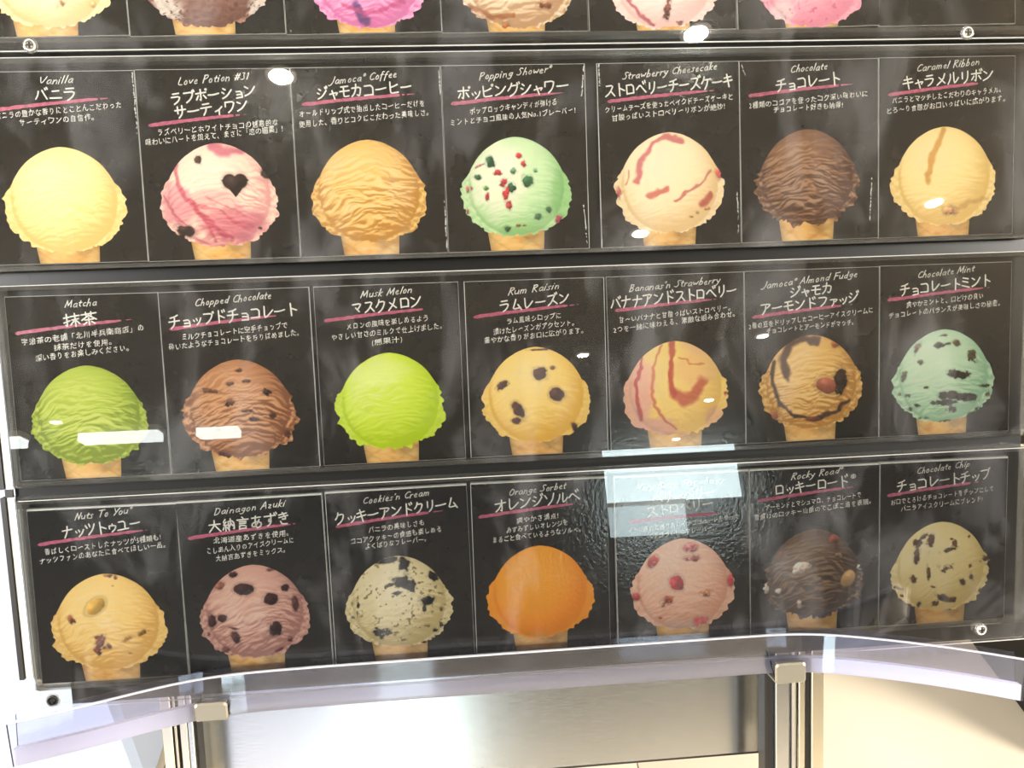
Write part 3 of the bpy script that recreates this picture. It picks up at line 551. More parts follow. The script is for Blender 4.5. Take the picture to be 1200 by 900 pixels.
       chunks=[(310, 425, 35, 11, 0, MC, .9), (378, 420, 20, 12, 0, (110, 84, 66), .8), (445, 478, 20, 24, 0, (84, 74, 54), .9), (378, 550, 46, 16, 0, MC, 1.0), (222, 492, 14, 14, 0, (96, 86, 64), .7), (205, 430, 12, 24, -.4, (130, 108, 90), .8), (150, 550, 14, 22, 0, (96, 96, 70), .8), (345, 640, 62, 16, 0, MC, 1.1), (310, 667, 48, 14, 0, MC, 1.1), (430, 650, 56, 16, 0, MC, 1.0), (498, 604, 24, 8, 0, MC, .7), (250, 602, 14, 6, 0, MC, .6), (208, 675, 14, 9, -.4, MC, .6), (360, 695, 20, 12, 0, (70, 60, 44), .9), (245, 730, 22, 8, 0, (84, 80, 56), .8), (340, 752, 36, 9, 0, (70, 66, 48), 1.0), (130, 625, 8, 8, 0, (96, 96, 70), .7), (165, 632, 12, 8, 0, MC, .8), (320, 385, 20, 6, 0, (120, 116, 90), .9), (470, 700, 16, 10, 0, MC, .9), (520, 640, 10, 14, 0, (90, 84, 60), .8), (180, 690, 8, 10, 0, MC, .7), (450, 720, 30, 8, .3, (90, 90, 64), 1.0)]),
  ('Chocolate Mint', 208, 137, 458, 106), [('チョコレートミント', 135, 218, 530, 172)], (80, 232, 530, 175), [('爽やかミントと、口どけの良い', 163, 269, 500, 226), ('チョコレートのバランスが美味しさの秘密。', 85, 316, 572, 258)]),
 # ---- bottom row
 card(3, (35, 580), corners(E3, *A2[0]), 'black card with tan scoop holding a peanut and walnut pieces', (92, 598, 347, 247, 487, 825),
  dict(base=(240, 206, 132), deep=(212, 158, 74), lite=(248, 222, 160), ridge=.8, amp=.13, frill=.9,
       chunks=[(293, 498, 50, 32, .62, (214, 170, 82), .12), (180, 552, 15, 20, .5, (150, 88, 60), .7), (302, 662, 34, 36, .3, (136, 84, 66), .9), (286, 705, 16, 22, .3, (120, 66, 52), .8), (336, 690, 12, 16, 0, (120, 84, 50), .8), (415, 660, 22, 11, .2, (170, 120, 54), .8), (492, 632, 22, 13, .6, (150, 106, 46), .8), (358, 357, 20, 9, 0, (170, 120, 80), .8), (390, 365, 8, 10, 0, (150, 90, 60), .8), (430, 728, 8, 5, 0, (150, 106, 46), .5), (375, 405, 5, 5, 0, (180, 130, 60), .5)]),
  ('Nuts To You®', 190, 115, 440, 83), [('ナッツトゥユー', 140, 200, 487, 152)], (30, 222, 525, 155), [('香ばしくローストしたナッツが5種類も!', 62, 270, 572, 203), ('ナッツファンのあなたに食べてほしい一品。', 42, 310, 592, 235)]),
 card(3, (210, 570), corners(E3, *A2[1]), 'black card with dusky pink azuki scoop dotted with dark red beans', (90, 575, 345, 232, 467, 815),
  dict(base=(208, 162, 146), deep=(148, 98, 92), lite=(226, 188, 168), ridge=1.1, amp=.16, frill=1.3, lean=2.2,
       chunks=[(290, 455, 45, 28, -.1, AZ, .25), (405, 510, 36, 26, .1, AZ, .3), (250, 385, 20, 13, 0, AZ, .3), (185, 432, 24, 18, .5, (150, 96, 80), .4), (472, 460, 18, 18, -.6, AZ, .4), (512, 538, 15, 38, 0, (84, 46, 44), .3), (140, 590, 19, 32, 0, (60, 28, 30), .3), (185, 585, 24, 20, 0, (56, 26, 28), .4), (240, 675, 20, 32, .5, (70, 34, 34), .4), (418, 648, 30, 34, 0, (44, 20, 24), .5), (232, 632, 22, 5, -.3, (110, 60, 56), .6), (415, 375, 16, 9, 0, (110, 70, 60), .6), (190, 728, 16, 12, 0, (110, 66, 62), .7), (430, 745, 20, 7, .4, (110, 60, 60), .7), (122, 650, 8, 10, 0, (90, 50, 48), .6), (480, 700, 12, 14, 0, (120, 76, 70), .7)]),
  ('Dainagon Azuki', 148, 130, 460, 90), [('大納言あずき', 128, 212, 488, 170)], (35, 232, 520, 165), [('北海道産あずきを使用。', 150, 258, 480, 222), ('こしあん入りのアイスクリームに', 122, 303, 502, 252), ('大納言あずきをミックス。', 160, 336, 465, 294)], re=True),
 card(3, (380, 555), corners(E3, *A2[2]), 'black card with off-white scoop and large black cookie pieces', (95, 562, 362, 228, 455, 825),
  dict(base=(228, 214, 172), deep=(186, 164, 108), lite=(242, 232, 200), ridge=.7, amp=.12, frill=1.2, speck=(17, .71, (120, 104, 70)),
       chunks=[(352, 480, 44, 30, 0, OR_, .9), (385, 508, 22, 24, 0, OR_, .6), (290, 380, 44, 13, .15, OR_, .5), (355, 402, 26, 30, 0, OR_, .8), (485, 465, 20, 24, .3, OR_, .5), (452, 576, 30, 22, 0, OR_, .6), (438, 608, 10, 16, 0, OR_, .5), (240, 706, 36, 24, -.3, OR_, .9), (325, 532, 18, 10, 0, OR_, .6), (285, 495, 20, 12, 0, (60, 54, 46), .9), (480, 714, 12, 10, 0, OR_, .4), (508, 690, 12, 12, 0, (60, 50, 34), .8), (430, 765, 14, 6, 0, OR_, .8), (148, 575, 8, 20, 0, (50, 40, 26), .8), (142, 615, 5, 12, 0, (70, 60, 40), .8), (512, 620, 6, 8, 0, (90, 76, 50), .7), (440, 690, 20, 8, 0, (110, 96, 60), 1.0), (120, 628, 10, 7, 0, (110, 90, 50), .8), (270, 580, 4, 4, 0, (90, 76, 50), .5), (390, 640, 5, 5, 0, (90, 76, 50), .5), (340, 748, 14, 5, 0, (120, 96, 60), .7)]),
  ("Cookies'n Cream", 165, 138, 460, 98), [('クッキーアンドクリーム', 48, 232, 588, 158)], (50, 236, 520, 165), [('バニラの美味しさも', 195, 266, 438, 232), ('ココアクッキーの食感も楽しめる', 118, 316, 514, 260), ('よくばりなフレーバー。', 182, 338, 448, 304)], le=True),
 card(3, (550, 545), corners(E3, *A2[3]), 'black card with perfectly smooth orange sorbet scoop', (80, 543, 355, 207, 430, 815),
  dict(base=(252, 168, 50), deep=(242, 140, 24), lite=(254, 188, 84), ridge=.06, amp=.08, frill=.7, areas=[(300, 770, 150, 34, (252, 176, 70), .6)]),
  ('Orange Sorbet', 172, 138, 422, 106), [('オレンジソルベ', 115, 214, 488, 164)], (40, 232, 485, 170), [('爽やかさ満点!', 210, 262, 392, 238), ('みずみずしいオレンジを', 165, 305, 432, 268), ('まるごと食べているようなソルベ。', 105, 348, 490, 298)], le=True),
 card(3, (715, 540), corners(E3, *A2[4]), 'black card with pale pink scoop dotted with strawberry pieces', (93, 545, 343, 212, 432, 792),
  dict(base=(244, 200, 176), deep=(222, 158, 128), lite=(250, 220, 200), ridge=.9, amp=.11, frill=.9, areas=[(300, 730, 150, 34, (246, 206, 190), .8)],
       chunks=[(355, 385, 32, 20, 0, (220, 124, 124), .5), (190, 437, 22, 30, -.7, (212, 92, 92), .3), (293, 538, 30, 38, .6, (206, 78, 86), .3), (248, 610, 34, 22, 0, (196, 104, 84), .8), (112, 590, 20, 18, -.5, (214, 84, 88), .3), (530, 540, 15, 32, 0, (208, 76, 84), .4), (398, 728, 34, 30, .4, (206, 86, 88), .6), (365, 432, 55, 14, 0, (228, 150, 140), .8), (420, 590, 30, 14, .3, (226, 160, 120), .9), (218, 688, 8, 6, 0, (170, 90, 70), .5)]),
  ('Very Berry Strawberry', 115, 134, 498, 97), [('ベリーベリー', 190, 196, 462, 163), ('ストロベリー', 165, 256, 457, 212)], (80, 272, 515, 228), [('イチゴ果肉と香り高いイチゴピューレを使った', 80, 327, 567, 260), ('イチゴづくしのフレーバー。', 170, 351, 458, 310)], le=True),
 card(3, (870, 525), corners(E3, *A2[5]), 'black card with dark brown scoop holding marshmallows and almonds', (95, 532, 357, 203, 412, 808),
  dict(base=(104, 76, 56), deep=(48, 32, 24), lite=(150, 118, 90), ridge=1.3, amp=.19, frill=1.9, rag=1.8,
       chunks=[(262, 520, 40, 24, .3, (238, 214, 196), .5), (232, 540, 14, 12, 0, (240, 220, 200), .4), (105, 605, 14, 22, 0, (242, 228, 214), .4), (160, 618, 18, 13, .4, (226, 206, 186), .6), (250, 680, 11, 18, 0, (226, 206, 186), .6), (518, 535, 13, 14, 0, (240, 226, 208), .4), (425, 480, 20, 12, 0, (150, 116, 92), .9), (405, 405, 28, 20, .2, (150, 78, 52), .25), (465, 582, 30, 42, -.5, (204, 162, 104), .12), (165, 465, 15, 32, -.5, (120, 62, 40), .4), (185, 465, 4, 4, 0, (100, 60, 40), .4)]),
  ('Rocky Road®', 215, 143, 440, 112), [('ロッキーロード®', 145, 216, 502, 170)], (70, 235, 500, 172), [('アーモンドとマシュマロ、チョコレートで', 105, 280, 525, 222), ('雪解けのロッキー山脈のでこぼこ道を表現。', 55, 324, 568, 250)]),
 card(3, (1020, 510), corners(E3, *A2[6]), 'black card with cream scoop flecked with small brown chocolate chips', (95, 525, 382, 203, 408, 820),
  dict(base=(244, 226, 168), deep=(216, 188, 112), lite=(250, 238, 198), ridge=.55, amp=.09, frill=1.1, lean=5,
       chunks=[(212, 470, 24, 20, .8, CC, 1.1), (205, 522, 14, 34, -.1, CC, .8), (262, 465, 16, 26, 0, CC, 1.0), (235, 440, 20, 8, .5, (120, 84, 54), .9), (350, 502, 36, 10, .2, (66, 40, 26), .9), (370, 480, 14, 14, 0, (90, 58, 38), .9), (192, 622, 16, 14, .5, (96, 62, 40), .9), (256, 600, 8, 28, .1, (90, 58, 38), .9), (332, 585, 28, 20, 0, (112, 74, 54), 1.2), (410, 650, 12, 22, .6, (96, 60, 40), .9), (445, 625, 10, 16, 0, CC, .8), (440, 578, 10, 8, 0, (110, 74, 46), .8), (215, 735, 9, 18, -.2, CC, .7), (320, 710, 40, 12, -.5, CC, 1.1), (362, 720, 18, 12, 0, (96, 60, 40), 1.0), (345, 778, 20, 16, .4, (86, 52, 34), .9), (378, 772, 16, 8, 0, (86, 52, 34), .9), (120, 655, 22, 7, -.3, (96, 62, 40), .7), (140, 690, 8, 6, 0, (60, 40, 26), .4), (290, 735, 15, 12, 0, (86, 52, 34), .9), (505, 555, 16, 16, -.4, (96, 62, 46), 1.0), (488, 690, 9, 14, .5, CC, .8), (275, 660, 12, 5, -.3, (110, 76, 46), .8), (430, 450, 6, 6, 0, (110, 76, 46), .6), (355, 458, 8, 5, 0, (110, 76, 46), .6), (250, 775, 12, 5, 0, (120, 80, 50), .7)]),
  ('Chocolate Chip', 205, 174, 440, 140), [('チョコレートチップ', 120, 256, 533, 198)], (78, 268, 500, 205), [('お口でとろけるチョコレートをチップにして', 95, 313, 545, 250), ('バニラアイスクリームにブレンド!', 138, 341, 497, 296)]),
]


# ------------------------------------------------------------------ cards
dkb = (38, 22, 18)
def norm_spec(D):
    """crop measurements -> unit scoop coordinates"""
    L, R, T = D['sc'][:3]; hw = (R - L) / 2; cx = (L + R) / 2; cy = T + .9 * hw
    S = dict(D['S'])
    f = lambda u, v: ((u - cx) / hw, -(v - cy) / hw)
    S['chunks'] = [(*f(u, v), ru / hw, rv / hw, an, c, rg) for (u, v, ru, rv, an, c, rg) in D['S'].get('chunks', [])]
    S['rib'] = [([f(*p) for p in pts], w / hw, c, am) for (pts, w, c, am) in D['S'].get('rib', [])]
    S['areas'] = [(*f(u, v), ru / hw, rv / hw, c, am) for (u, v, ru, rv, c, am) in D['S'].get('areas', [])]
    return S
font_jobs = []
def make_card(D, idx):
    row = D['row']
    # corners measured on the photograph, in sign coordinates
    tl, tr, br, bl = [bpt(*p) for p in D['c']]
    c = (tl + tr + br + bl) / 4
    ang = math.atan2((tr - tl + br - bl)[2], (tr - tl + br - bl)[0])
    w = (np.linalg.norm(tr - tl) + np.linalg.norm(br - bl)) / 2 - .0006; h = (np.linalg.norm(tl - bl) + np.linalg.norm(tr - br)) / 2
    t = thing('flavour_card', D['label'], 'menu card', (c[0], .00105, c[2]), -ang, group='black ice cream menu cards on the sign')
    t.matrix_world = t.matrix_world @ Matrix.Rotation(-.014, 4, 'X')     # the card leans back in its pocket
    ca, sa = math.cos(ang), math.sin(ang)
    def loc(px, py):
        p = bpt(px, py) - c; return (p[0] * ca + p[2] * sa, -p[0] * sa + p[2] * ca)
    ox, oy = D['o']
    cl = lambda u, v: loc(ox + u / 3.75, oy + v / 3.75)
    th = .0046 if row == 3 else .0022
    mb = MB(); mb.box(-w / 2, w / 2, 0.0, th, -h / 2, h / 2)
    mb.build('card_board', M['card_white'], t)
    mb = MB(); e = .00018; el = .00045
    lft = el if D.get('le') else e; rgt = el if D.get('re') else e; tp = .0015 if row == 3 else .0003
    x0, x1, z0, z1 = -w / 2 + lft, w / 2 - rgt, -h / 2 + .0002, h / 2 - tp
    NX = 6
    mb.face([(x0, -.00006, z0), (x1, -.00006, z0), (x1, -.00006, z1), (x0, -.00006, z1)])
    f = mb.build('printed_face', M['card_black'], t)
    if not D.get('sc'): return t
    L, R, T, cb0, cb1, vb = D['sc']
    pl, pr = cl(L, T + .9 * (R - L) / 2), cl(R, T + .9 * (R - L) / 2); top = cl((L + R) / 2, T)
    hw = (pr[0] - pl[0]) / 2; cx = (pl[0] + pr[0]) / 2; cz = top[1] - .9 * hw
    zb = -h / 2 + .0004
    xb0, xb1 = cl(cb0, vb)[0], cl(cb1, vb)[0]; k = (xb1 - xb0) * .06
    cone_mesh(hw, xb0, xb1, xb0 - k, xb1 + k * .4, min(cz - .55 * hw, zb + .4 * hw), zb, 100 + idx, t)
    s = photo_mesh('scoop_photo', norm_spec(D), hw, 11 + idx * 3, t)
    s.location = (cx, 0, cz)
    if D.get('text') is False: return t
    R_ = random.Random(idx + 5)
    # pink brush stroke under the title
    u1, v1, u2, v2 = D['ul']; a, b = cl(u1, v1), cl(u2, v2); N = 46; mb = MB(); up = []; dn = []
    for i in range(N + 1):
        s_ = i / N; x = a[0] + (b[0] - a[0]) * s_; z = a[1] + (b[1] - a[1]) * s_ + .0005 * math.sin(s_ * 3.1)
        ww = .00155 * (1 - .25 * s_) * (1 if s_ < .82 else max(.18, 1 - (s_ - .82) * 5)) * min(1, .35 + s_ * 30)
        up.append((x + R_.uniform(-.0002, .0002), -.00012, z + ww * R_.uniform(.75, 1.15))); dn.append((x, -.00012, z - ww * R_.uniform(.7, 1.1)))
    for i in range(N):
        if i / N > .86 and R_.random() < .35: continue
        mb.face([dn[i], dn[i + 1], up[i + 1], up[i]])
    mb.build('pink_underline', M['ink_pink'], t)
    for k_, (xa, ya, xb, yb) in enumerate(D.get('wear', [])):      # glare along the card edge, painted as broken white flecks
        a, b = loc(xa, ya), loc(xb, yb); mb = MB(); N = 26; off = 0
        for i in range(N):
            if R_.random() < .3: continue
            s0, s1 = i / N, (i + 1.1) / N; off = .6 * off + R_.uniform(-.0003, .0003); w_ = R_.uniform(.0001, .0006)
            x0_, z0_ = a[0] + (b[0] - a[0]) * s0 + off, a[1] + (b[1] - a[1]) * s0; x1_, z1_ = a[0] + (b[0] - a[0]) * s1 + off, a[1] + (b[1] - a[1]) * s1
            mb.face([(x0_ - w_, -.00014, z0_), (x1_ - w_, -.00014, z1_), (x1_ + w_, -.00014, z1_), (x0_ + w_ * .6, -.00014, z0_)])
        mb.build('edge_glare_flecks', M['card_white'], t)
    # English line
    mb = MB(); txt, u1, v1, u2, v2 = D['E']
    write(mb, txt, cl(u1, v1), cl(u2, v2), .0066, .00072, -.0003, LAT, .38, R_)
    mb.build('english_name', M['ink_white'], t)
    mb = MB()
    for (txt, u1, v1, u2, v2) in D['T']:
        hgt = .0102 if len(D['T']) == 1 else .0096
        write(mb, txt, cl(u1, v1 - 4), cl(u2, v2 - 4), hgt, .00116, -.0003, KANA, .04, R_)
    mb.build('title_lettering', M['ink_white'], t)
    jobs = []
    for (txt, u1, v1, u2, v2) in D['d']:
        jobs.append((font_mesh(txt), cl(u1, v1 - 3), cl(u2, v2 - 3), len(txt)))
    font_jobs.append((t, jobs, idx))
    return t
for i, D in enumerate(CARDS): make_card(D, i)
bpy.context.view_layer.update()
dg = bpy.context.evaluated_depsgraph_get()
for t, jobs, idx in font_jobs:
    mb = MB(); R_ = random.Random(idx)
    for o, p0, p1, nch in jobs:
        a, f = font_verts(o, dg)
        x0, x1 = a[:, 0].min(), a[:, 0].max(); L = math.hypot(p1[0] - p0[0], p1[1] - p0[1]); ux, uz = (p1[0] - p0[0]) / L, (p1[1] - p0[1]) / L
        sx = L / (x1 - x0); sz = .0057
        lx = (a[:, 0] - x0) * sx; ph = R_.uniform(0, 6)
        q = a[:, 0] - x0
        lz = (a[:, 1] + .06 + .035 * np.sin(q * 3.1 + ph) + .03 * np.sin(q * 7.3 + ph * 2)) * sz * (1 + .07 * np.sin(q * 4.3 + ph))
        lx = lx + .05 * sx * np.sin(q * 5.1 + ph) + lz * .08
        X = p0[0] + ux * lx - uz * lz; Z = p0[1] + uz * lx + ux * lz
        b = len(mb.v); mb.v += [(float(X[i]), -.0003, float(Z[i])) for i in range(len(X))]
        for ff in f: mb.f.append(tuple(b + i for i in ff)); mb.mi.append(0)
    mb.build('description_lettering', M['ink_white'], t)
for o in TMP:
    c = o.data; bpy.data.objects.remove(o); bpy.data.curves.remove(c)

# ------------------------------------------------------------------ sign carcass
BL, BR_, BT, BB = -.4010, .4395, .40, -.2935
t = thing('sign_backing_board', 'large black backing board that carries all the menu card rows', 'sign board')
mb = MB(); mb.box(BL, BR_, .0076, .0140, BB, BT, .0); mb.box(-.4295, BL - .0001, .0076, .0140, -.2700, BT)
mb.build('board', M['back_black'], t)
# strips along the left end of the board
for (x0, x1, y0, y1, mm, nm) in ((-.4400, -.4362, .004, .0138, 'gap', 'black_edge_strip'), (-.4357, -.4300, .006, .010, 'card_white', 'white_edge_strip')):
    for (z0, z1) in ((-.1055, .40), (-.268, -.1125)):
        mb = MB(); mb.box(x0, x1, y0, y1, z0, z1); mb.build(nm, M[mm], t)
mb = MB(); mb.box(-.4358, -.4297, .0040, .0058, -.1123, -.1057); mb.build('black_bridge', M['gap'], t)

def pocket(label, x0, x1, ztop, zbot, hw_top, bottom_strip=0.0, slope=0.0, plate_top=None):
    """clear acrylic pocket: front plate and four raised rims"""
    t = thing('acrylic_pocket', label, 'acrylic holder', (0, 0, 0), 0.0)
    yf, yb = -.0062, -.0040
    zt = ztop + hw_top
    mb = MB(); mb.box(x0, x1, yf, yb, zbot - .0042 - bottom_strip, zt, .0022); mb.build('front_plate', M['acrylic'], t)
    mb = MB(); mb.box(x0 + .002, x1 - .002, yb + .0002, .0072, zt - .0044, zt - .0002); mb.build('top_rim', M['rim'], t)
    mb = MB(); mb.box(x0 + .002, x1 - .002, yb + .0002, .0072, zbot - .0038, zbot - .0006); mb.build('bottom_rim', M['rim'], t)
    mb = MB(); mb.box(x0 + .0004, x0 + .0044, yb + .0002, .0072, zbot - .003, zt - .001); mb.build('side_rim', M['rim'], t)
    mb = MB(); mb.box(x1 - .0048, x1 - .0004, yb + .0002, .0072, zbot - .003, zt - .001); mb.build('side_rim', M['rim'], t)
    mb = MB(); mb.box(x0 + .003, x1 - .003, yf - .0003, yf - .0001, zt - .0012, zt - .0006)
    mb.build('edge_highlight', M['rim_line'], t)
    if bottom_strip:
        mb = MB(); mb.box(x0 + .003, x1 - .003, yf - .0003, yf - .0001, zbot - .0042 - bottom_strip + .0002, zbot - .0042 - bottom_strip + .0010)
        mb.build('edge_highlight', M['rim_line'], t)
    return t
pocket('clear acrylic pocket over the topmost, cut-off row of cards', -.52, .462, .3955, .2460, .004, .0072)
pocket('clear acrylic pocket over the row with vanilla and popping candy scoops', -.50, .4425, .2222, .0736, .0092)
pocket('clear acrylic pocket over the middle row with matcha and mint chip scoops', -.4238, .4425, .0500, -.0987, .0092)
pocket('clear acrylic pocket over the lowest row with orange sorbet scoop', -.4236, .4425, -.1218, -.2712, .0092, .0150)

def screw(px, py, dark, label):
    p = bpt(px, py, -.0075)
    t = thing('fixing_screw', label, 'screw', (p[0], -.0066, p[2]))
    mb = MB(); mb.lathe((0, 0, 0), [(.0058, 0), (.0058, -.0006), (.0050, -.0009), (.0050, -.0005), (.0040, -.0004)], 28); mb.build('washer', M['rim'], t, True)
    mb = MB(); mb.lathe((0, 0, 0), [(.0044, -.0006), (.0044, -.0020), (.0037, -.0026), (.0033, -.0018), (.0031, -.0014)], 24); mb.build('head_ring', M['gap' if dark else 'silver'], t, True)
    mb = MB(); mb.box(-.0024, .0024, -.0022, -.0015, -.0006, .0006); mb.box(-.0006, .0006, -.00225, -.0015, -.0024, .0024); mb.build('cross_slot', M['dark_metal'], t)
screw(35, 53, False, 'round clear-capped screw between first and second row at far left')
screw(1134, 38, False, 'round silver screw between first and second row at right')
screw(1150, 738, False, 'small clear-capped screw in the bottom right corner of the sign')
screw(62, 821, True, 'black cross-head screw at the bottom left corner of the sign')

# ------------------------------------------------------------------ trough
def smooth_cv(pts, n):
    xs = np.array([p[0] for p in pts]); ys = np.array([p[1] for p in pts]); x = np.linspace(xs[0], xs[-1], n)
    y = np.interp(x, xs, ys)
    for _ in range(6): y[1:-1] = (y[:-2] + 2 * y[1:-1] + y[2:]) / 4
    return x, y
tx, ty = smooth_cv([(-.409, -.0765), (-.361, -.0575), (-.327, -.041), (-.293, -.0265), (-.255, -.0195), (-.18, -.0175), (.10, -.0172), (.205, -.0175), (.232, -.020), (.2585, -.029), (.301, -.048), (.340, -.070), (.3745, -.094)], 90)
t = thing('leaflet_trough', 'curved milky clear acrylic trough clipped along the bottom of the sign', 'acrylic trough')
ZT, ZB = -.2655, -.2965
def sheet(name, oa, za, ob, zb, m, th=.0018, x0=0, x1=None):
    mb = MB(); n = len(tx); idx = range(x0, x1 or n); P = []
    for i in idx: P.append([(tx[i], ty[i] + oa, za), (tx[i], ty[i] + ob, zb), (tx[i], ty[i] + ob + th, zb), (tx[i], ty[i] + oa + th, za)])
    for q in P: mb.v += q
    for k in range(len(P) - 1):
        for e in range(4):
            a, b = k * 4 + e, k * 4 + (e + 1) % 4; mb.f.append((a, b, b + 4, a + 4)); mb.mi.append(0)
    e = (len(P) - 1) * 4
    mb.f += [(3, 2, 1, 0), (e, e + 1, e + 2, e + 3)]; mb.mi += [0, 0]
    return mb.build(name, m, t)
sheet('front_leaf', 0, ZT, .0030, ZB - .004, M['trough'])
sheet('front_leaf_edge', -.0003, ZT + .0013, -.0003, ZT + .0002, M['trough_edge'], .0022)
sheet('back_leaf', .0135, ZT + .001, .0110, ZB, M['trough'], .0014)
sheet('bottom_fold', .0050, ZB + .0085, .0055, ZB - .0050, M['fold'], .0050)

# clips that hold the trough
def clip(px0, px1, py0, py1, label):
    a, b = bpt(px0, py0, -.026), bpt(px1, py1, -.026)
    w, h = abs(b[0] - a[0]), abs(b[2] - a[2])
    t = thing('trough_clip', label, 'metal clip', ((a[0] + b[0]) / 2, -.026, (a[2] + b[2]) / 2), 0.0)
    mb = MB(); mb.box(-w / 2, w / 2, -.0016, 0, -h / 2, h / 2, .0022); mb.build('front_plate', M['clip'], t)
    mb = MB(); mb.box(-w / 2 + .002, w / 2 - .001, .0002, .0035, h / 2 - .0016, h / 2 - .0002); mb.build('top_flange', M['clip'], t)
    mb = MB(); mb.box(-w / 2 + .001, w / 2 - .001, .0002, .030, -h / 2 + .0001, -h / 2 + .0014); mb.build('bottom_return', M['clip'], t)
    mb = MB()
    s = -1
    for (ya, za, yb, zb) in ((.0002, -h / 2 + .0014, .020, h / 2 + .004),):
        for x0 in (-w / 2 + .001, w / 2 - .002):
            mb.face([(x0, ya, za), (x0 + .001, ya, za), (x0 + .001, yb, zb), (x0, yb, zb)])
            mb.face([(x0, ya + .001, za), (x0, yb + .001, zb), (x0 + .001, yb + .001, zb), (x0 + .001, ya + .001, za)])
    mb.build('side_web', M['bright_chrome'], t)
clip(227, 268, 825, 843, 'small bright metal clip under the trough at left')
clip(908, 944, 778, 799, 'small bright metal clip under the trough at right')

# ------------------------------------------------------------------ stand: posts and steel panel (lean with the sign)
def post(label, strips, y):
    x = [bpt(px, 860, y)[0] for px, _, _ in strips] + [bpt(strips[-1][1], 860, y)[0]]
    t = thing('stand_post', label, 'post', (x[0], y, -1.15))
    for i, (pa, pb, mm) in enumerate(strips):
        a = bpt(pa, 860, y)[0] - x[0]; b = bpt(pb, 860, y)[0] - x[0]
        mb = MB()
        if mm == 'bright_chrome':
            mb.lathe(((a + b) / 2, .004, 0), [((b - a) / 2, 0), ((b - a) / 2, .895)], 24, 'z'); mb.build('round_tube', M[mm], t, True)
        elif mm == 'gap': mb.box(a, b, .006, .022, 0, .890); mb.build('black_gasket', M[mm], t)
        else: mb.box(a + .0002, b - .0002, .0, .022, 0, .895, .0012); mb.build('metal_profile', M[mm], t)
post('left steel post of the stand with black gasket line', [(190, 202, 'chrome'), (202, 204.5, 'gap'), (204.5, 207.5, 'chrome'), (207.5, 210.5, 'gap'), (210.5, 220, 'chrome'), (220, 227, 'steel'), (227, 229, 'gap')], .034)
post('right steel post of the stand with round chrome tube', [(899, 909, 'gap'), (909, 925, 'steel'), (925, 936, 'bright_chrome'), (936, 944, 'chrome'), (944, 951, 'gap'), (951, 966, 'chrome'), (966, 968, 'gap')], .034)
PY = .085
a = bpt(229, 860, PY); b = bpt(898, 880, PY); c = bpt(681, 900, PY)
t = thing('steel_back_panel', 'wide brushed stainless steel panel between the two stand posts', 'steel panel', ((a[0] + b[0]) / 2, PY, b[2]))
W2 = (b[0] - a[0]) / 2 + .012
mb = MB(); mb.box(-W2, W2, 0, .012, 0, .20, .001); mb.build('sheet', M['steel'], t)
mb = MB(); mb.box(-W2, W2, .001, .014, -.0022, -.0002); mb.build('bottom_shadow_strip', M['gap'], t)

# ------------------------------------------------------------------ room
def struct(name, mb, m, parent=None):
    o = mb.build(name, m, parent)
    if parent is None: o['kind'] = 'structure'
    return o
FX0, FX1, FY0, FY1 = -6.0, 6.5, -8.3, 3.0
fl = struct('floor', MB().box(FX0, FX1, FY0, FY1, -.10, -.006), M['grout'])
TX, TY = .253 - .45, .50
tm = MB().box(-.4488, .4488, -.4488, .4488, -.0055, 0).build('tile', M['tile'], fl)
tm.location = (TX, TY, 0)
for i in range(-3, 5):
    for j in range(-2, 3):
        if i == 0 and j == 0: continue
        o = tm.copy(); COL.objects.link(o); o.parent = fl; o.location = (TX + .9 * i, TY + .9 * j, 0)
mb = MB()
for i in range(-8, 9):
    for j in range(-12, 4):
        x, y = TX + .9 * i, TY + .9 * j
        if -3 <= i < 5 and -2 <= j < 3: continue
        if FX0 < x - .45 and x + .45 < FX1 and FY0 < y - .45 and y + .45 < FY1: mb.box(x - .4488, x + .4488, y - .4488, y + .4488, -.0055, 0)
fs = mb.build('far_tiles', M['tile'], fl); fs['kind'] = 'stuff'
struct('ceiling', MB().box(FX0, FX1, FY0, FY1, 2.9, 3.0), M['ceiling'])
wl = MB(); wl.box(FX0, 1.60, FY0 - .1, FY0, 0, 2.9); wl.box(3.17, FX1, FY0 - .1, FY0, 0, 2.9); wl.box(1.60, 3.17, FY0 - .1, FY0, 0, 1.90); wl.box(2.5, 3.17, FY0 - .1, FY0, 1.90, 2.27)
struct('wall_front', wl, M['wall'])
struct('wall_back', MB().box(FX0, FX1, FY1, FY1 + .1, 0, 2.9), M['beige_panel'])
wn = struct('window_1', MB().box(1.61, 3.16, FY0 - .09, FY0 - .06, 2.28, 2.895), M['daylight'])
MB().box(1.61, 2.49, FY0 - .09, FY0 - .06, 1.91, 2.24).build('lower_pane', M['daylight_dim'], wn)
MB().box(1.61, 2.49, FY0 - .055, FY0 + .02, 2.241, 2.279).build('transom', M['white_trim'], wn)
t = thing('added_lightbox', 'added unseen glowing showcase at the far side behind the viewer, mirrored in the steel panel', 'lightbox', (-.67, -5.5, 0), 0, False)  # glowing box put in to give the steel panel something bright to reflect
MB().box(-2.8, .44, 0, .5, .0, .63, .01).build('body', M['white_enamel'], t)
MB().box(-2.75, .03, .501, .51, .01, .62).build('glowing_front', M['soft_glow'], t)
MB().box(.05, .40, .501, .51, .01, .62).build('bright_front', M['daylight'], t)  # glow added for the white streak in the steel

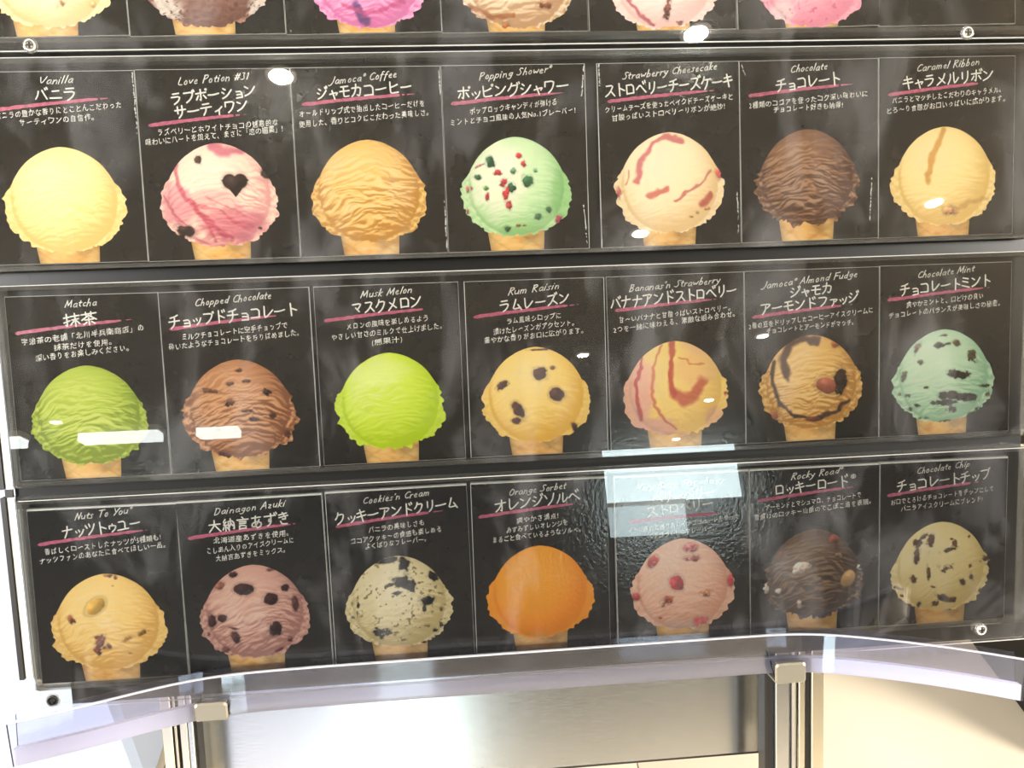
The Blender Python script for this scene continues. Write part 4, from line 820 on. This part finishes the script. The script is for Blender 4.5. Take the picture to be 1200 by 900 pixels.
def downlight(x, y, label, r=.043):
    t = thing('ceiling_downlight', label, 'ceiling lamp', (x, y, 2.9), 0, False, 'round recessed ceiling downlights mirrored in the sign')
    MB().lathe((0, 0, 0), [(r * 1.35, -.0005), (r * 1.3, -.006), (r * 1.04, -.006), (r * 1.02, -.0045)], 32, 'z').build('trim_ring', M['white_trim'], t, False)
    MB().lathe((0, 0, 0), [(r, -.0075), (r * .9, -.0115), (r * .5, -.012)], 32, 'z').build('diffuser', M['lamp'], t, False)
for (x, y, n_) in ((-.64, -1.90, 'mirrored above the coffee card'), (.86, -1.71, 'mirrored above the strawberry cheesecake card'), (.97, -3.19, 'mirrored low on the strawberry cheesecake card'),
                   (2.47, -2.96, 'mirrored on the caramel card'), (-3.41, -6.2, 'mirrored on the matcha scoop'), (.93, -5.08, 'mirrored on the rum raisin card'),
                   (2.23, -4.83, 'mirrored on the almond fudge card'), (2.31, -6.47, 'mirrored on the banana strawberry scoop'), (2.38, -7.97, 'mirrored at the banana strawberry cone')):
    downlight(x, y, 'round recessed ceiling downlight behind the viewer, ' + n_)
t = thing('tube_lamp', 'long tube lamp on the ceiling behind the viewer, mirrored across matcha and chocolate scoops', 'ceiling lamp', (-3.0, -6.5, 2.9), 0, False)
for i, (x0, x1) in enumerate(((-1.1, -.8), (-.33, .36), (.67, 1.04))):
    MB().box(x0, x1, -.09, .09, -.05, -.001).build('housing', M['white_trim'], t)
    MB().box(x0 + .01, x1 - .01, -.08, .08, -.12, -.051).build('tube', M['tube'], t)

# furniture behind the sign
t = thing('white_cabinet', 'white enamelled cabinet standing behind the left end of the sign', 'cabinet', (-1.2, .36, 0), 0, False)
MB().box(-.75, .545, 0, .6, .0, 1.9, .02).build('body', M['white_enamel'], t)
MB().box(-.72, .52, -.008, -.001, 1.02, 1.05).build('door_groove_strip', M['silver'], t)
t = thing('black_cabinet', 'black cabinet with white top behind the right end of the sign', 'cabinet', (1.06, .26, 0), 0, False)
MB().box(0, 1.0, 0, .8, 0, .60, .004).build('body', M['black_cabinet'], t)
MB().box(.06, 1.02, .25, .8, .602, .64, .006).build('shelf_top', M['white_trim'], t)
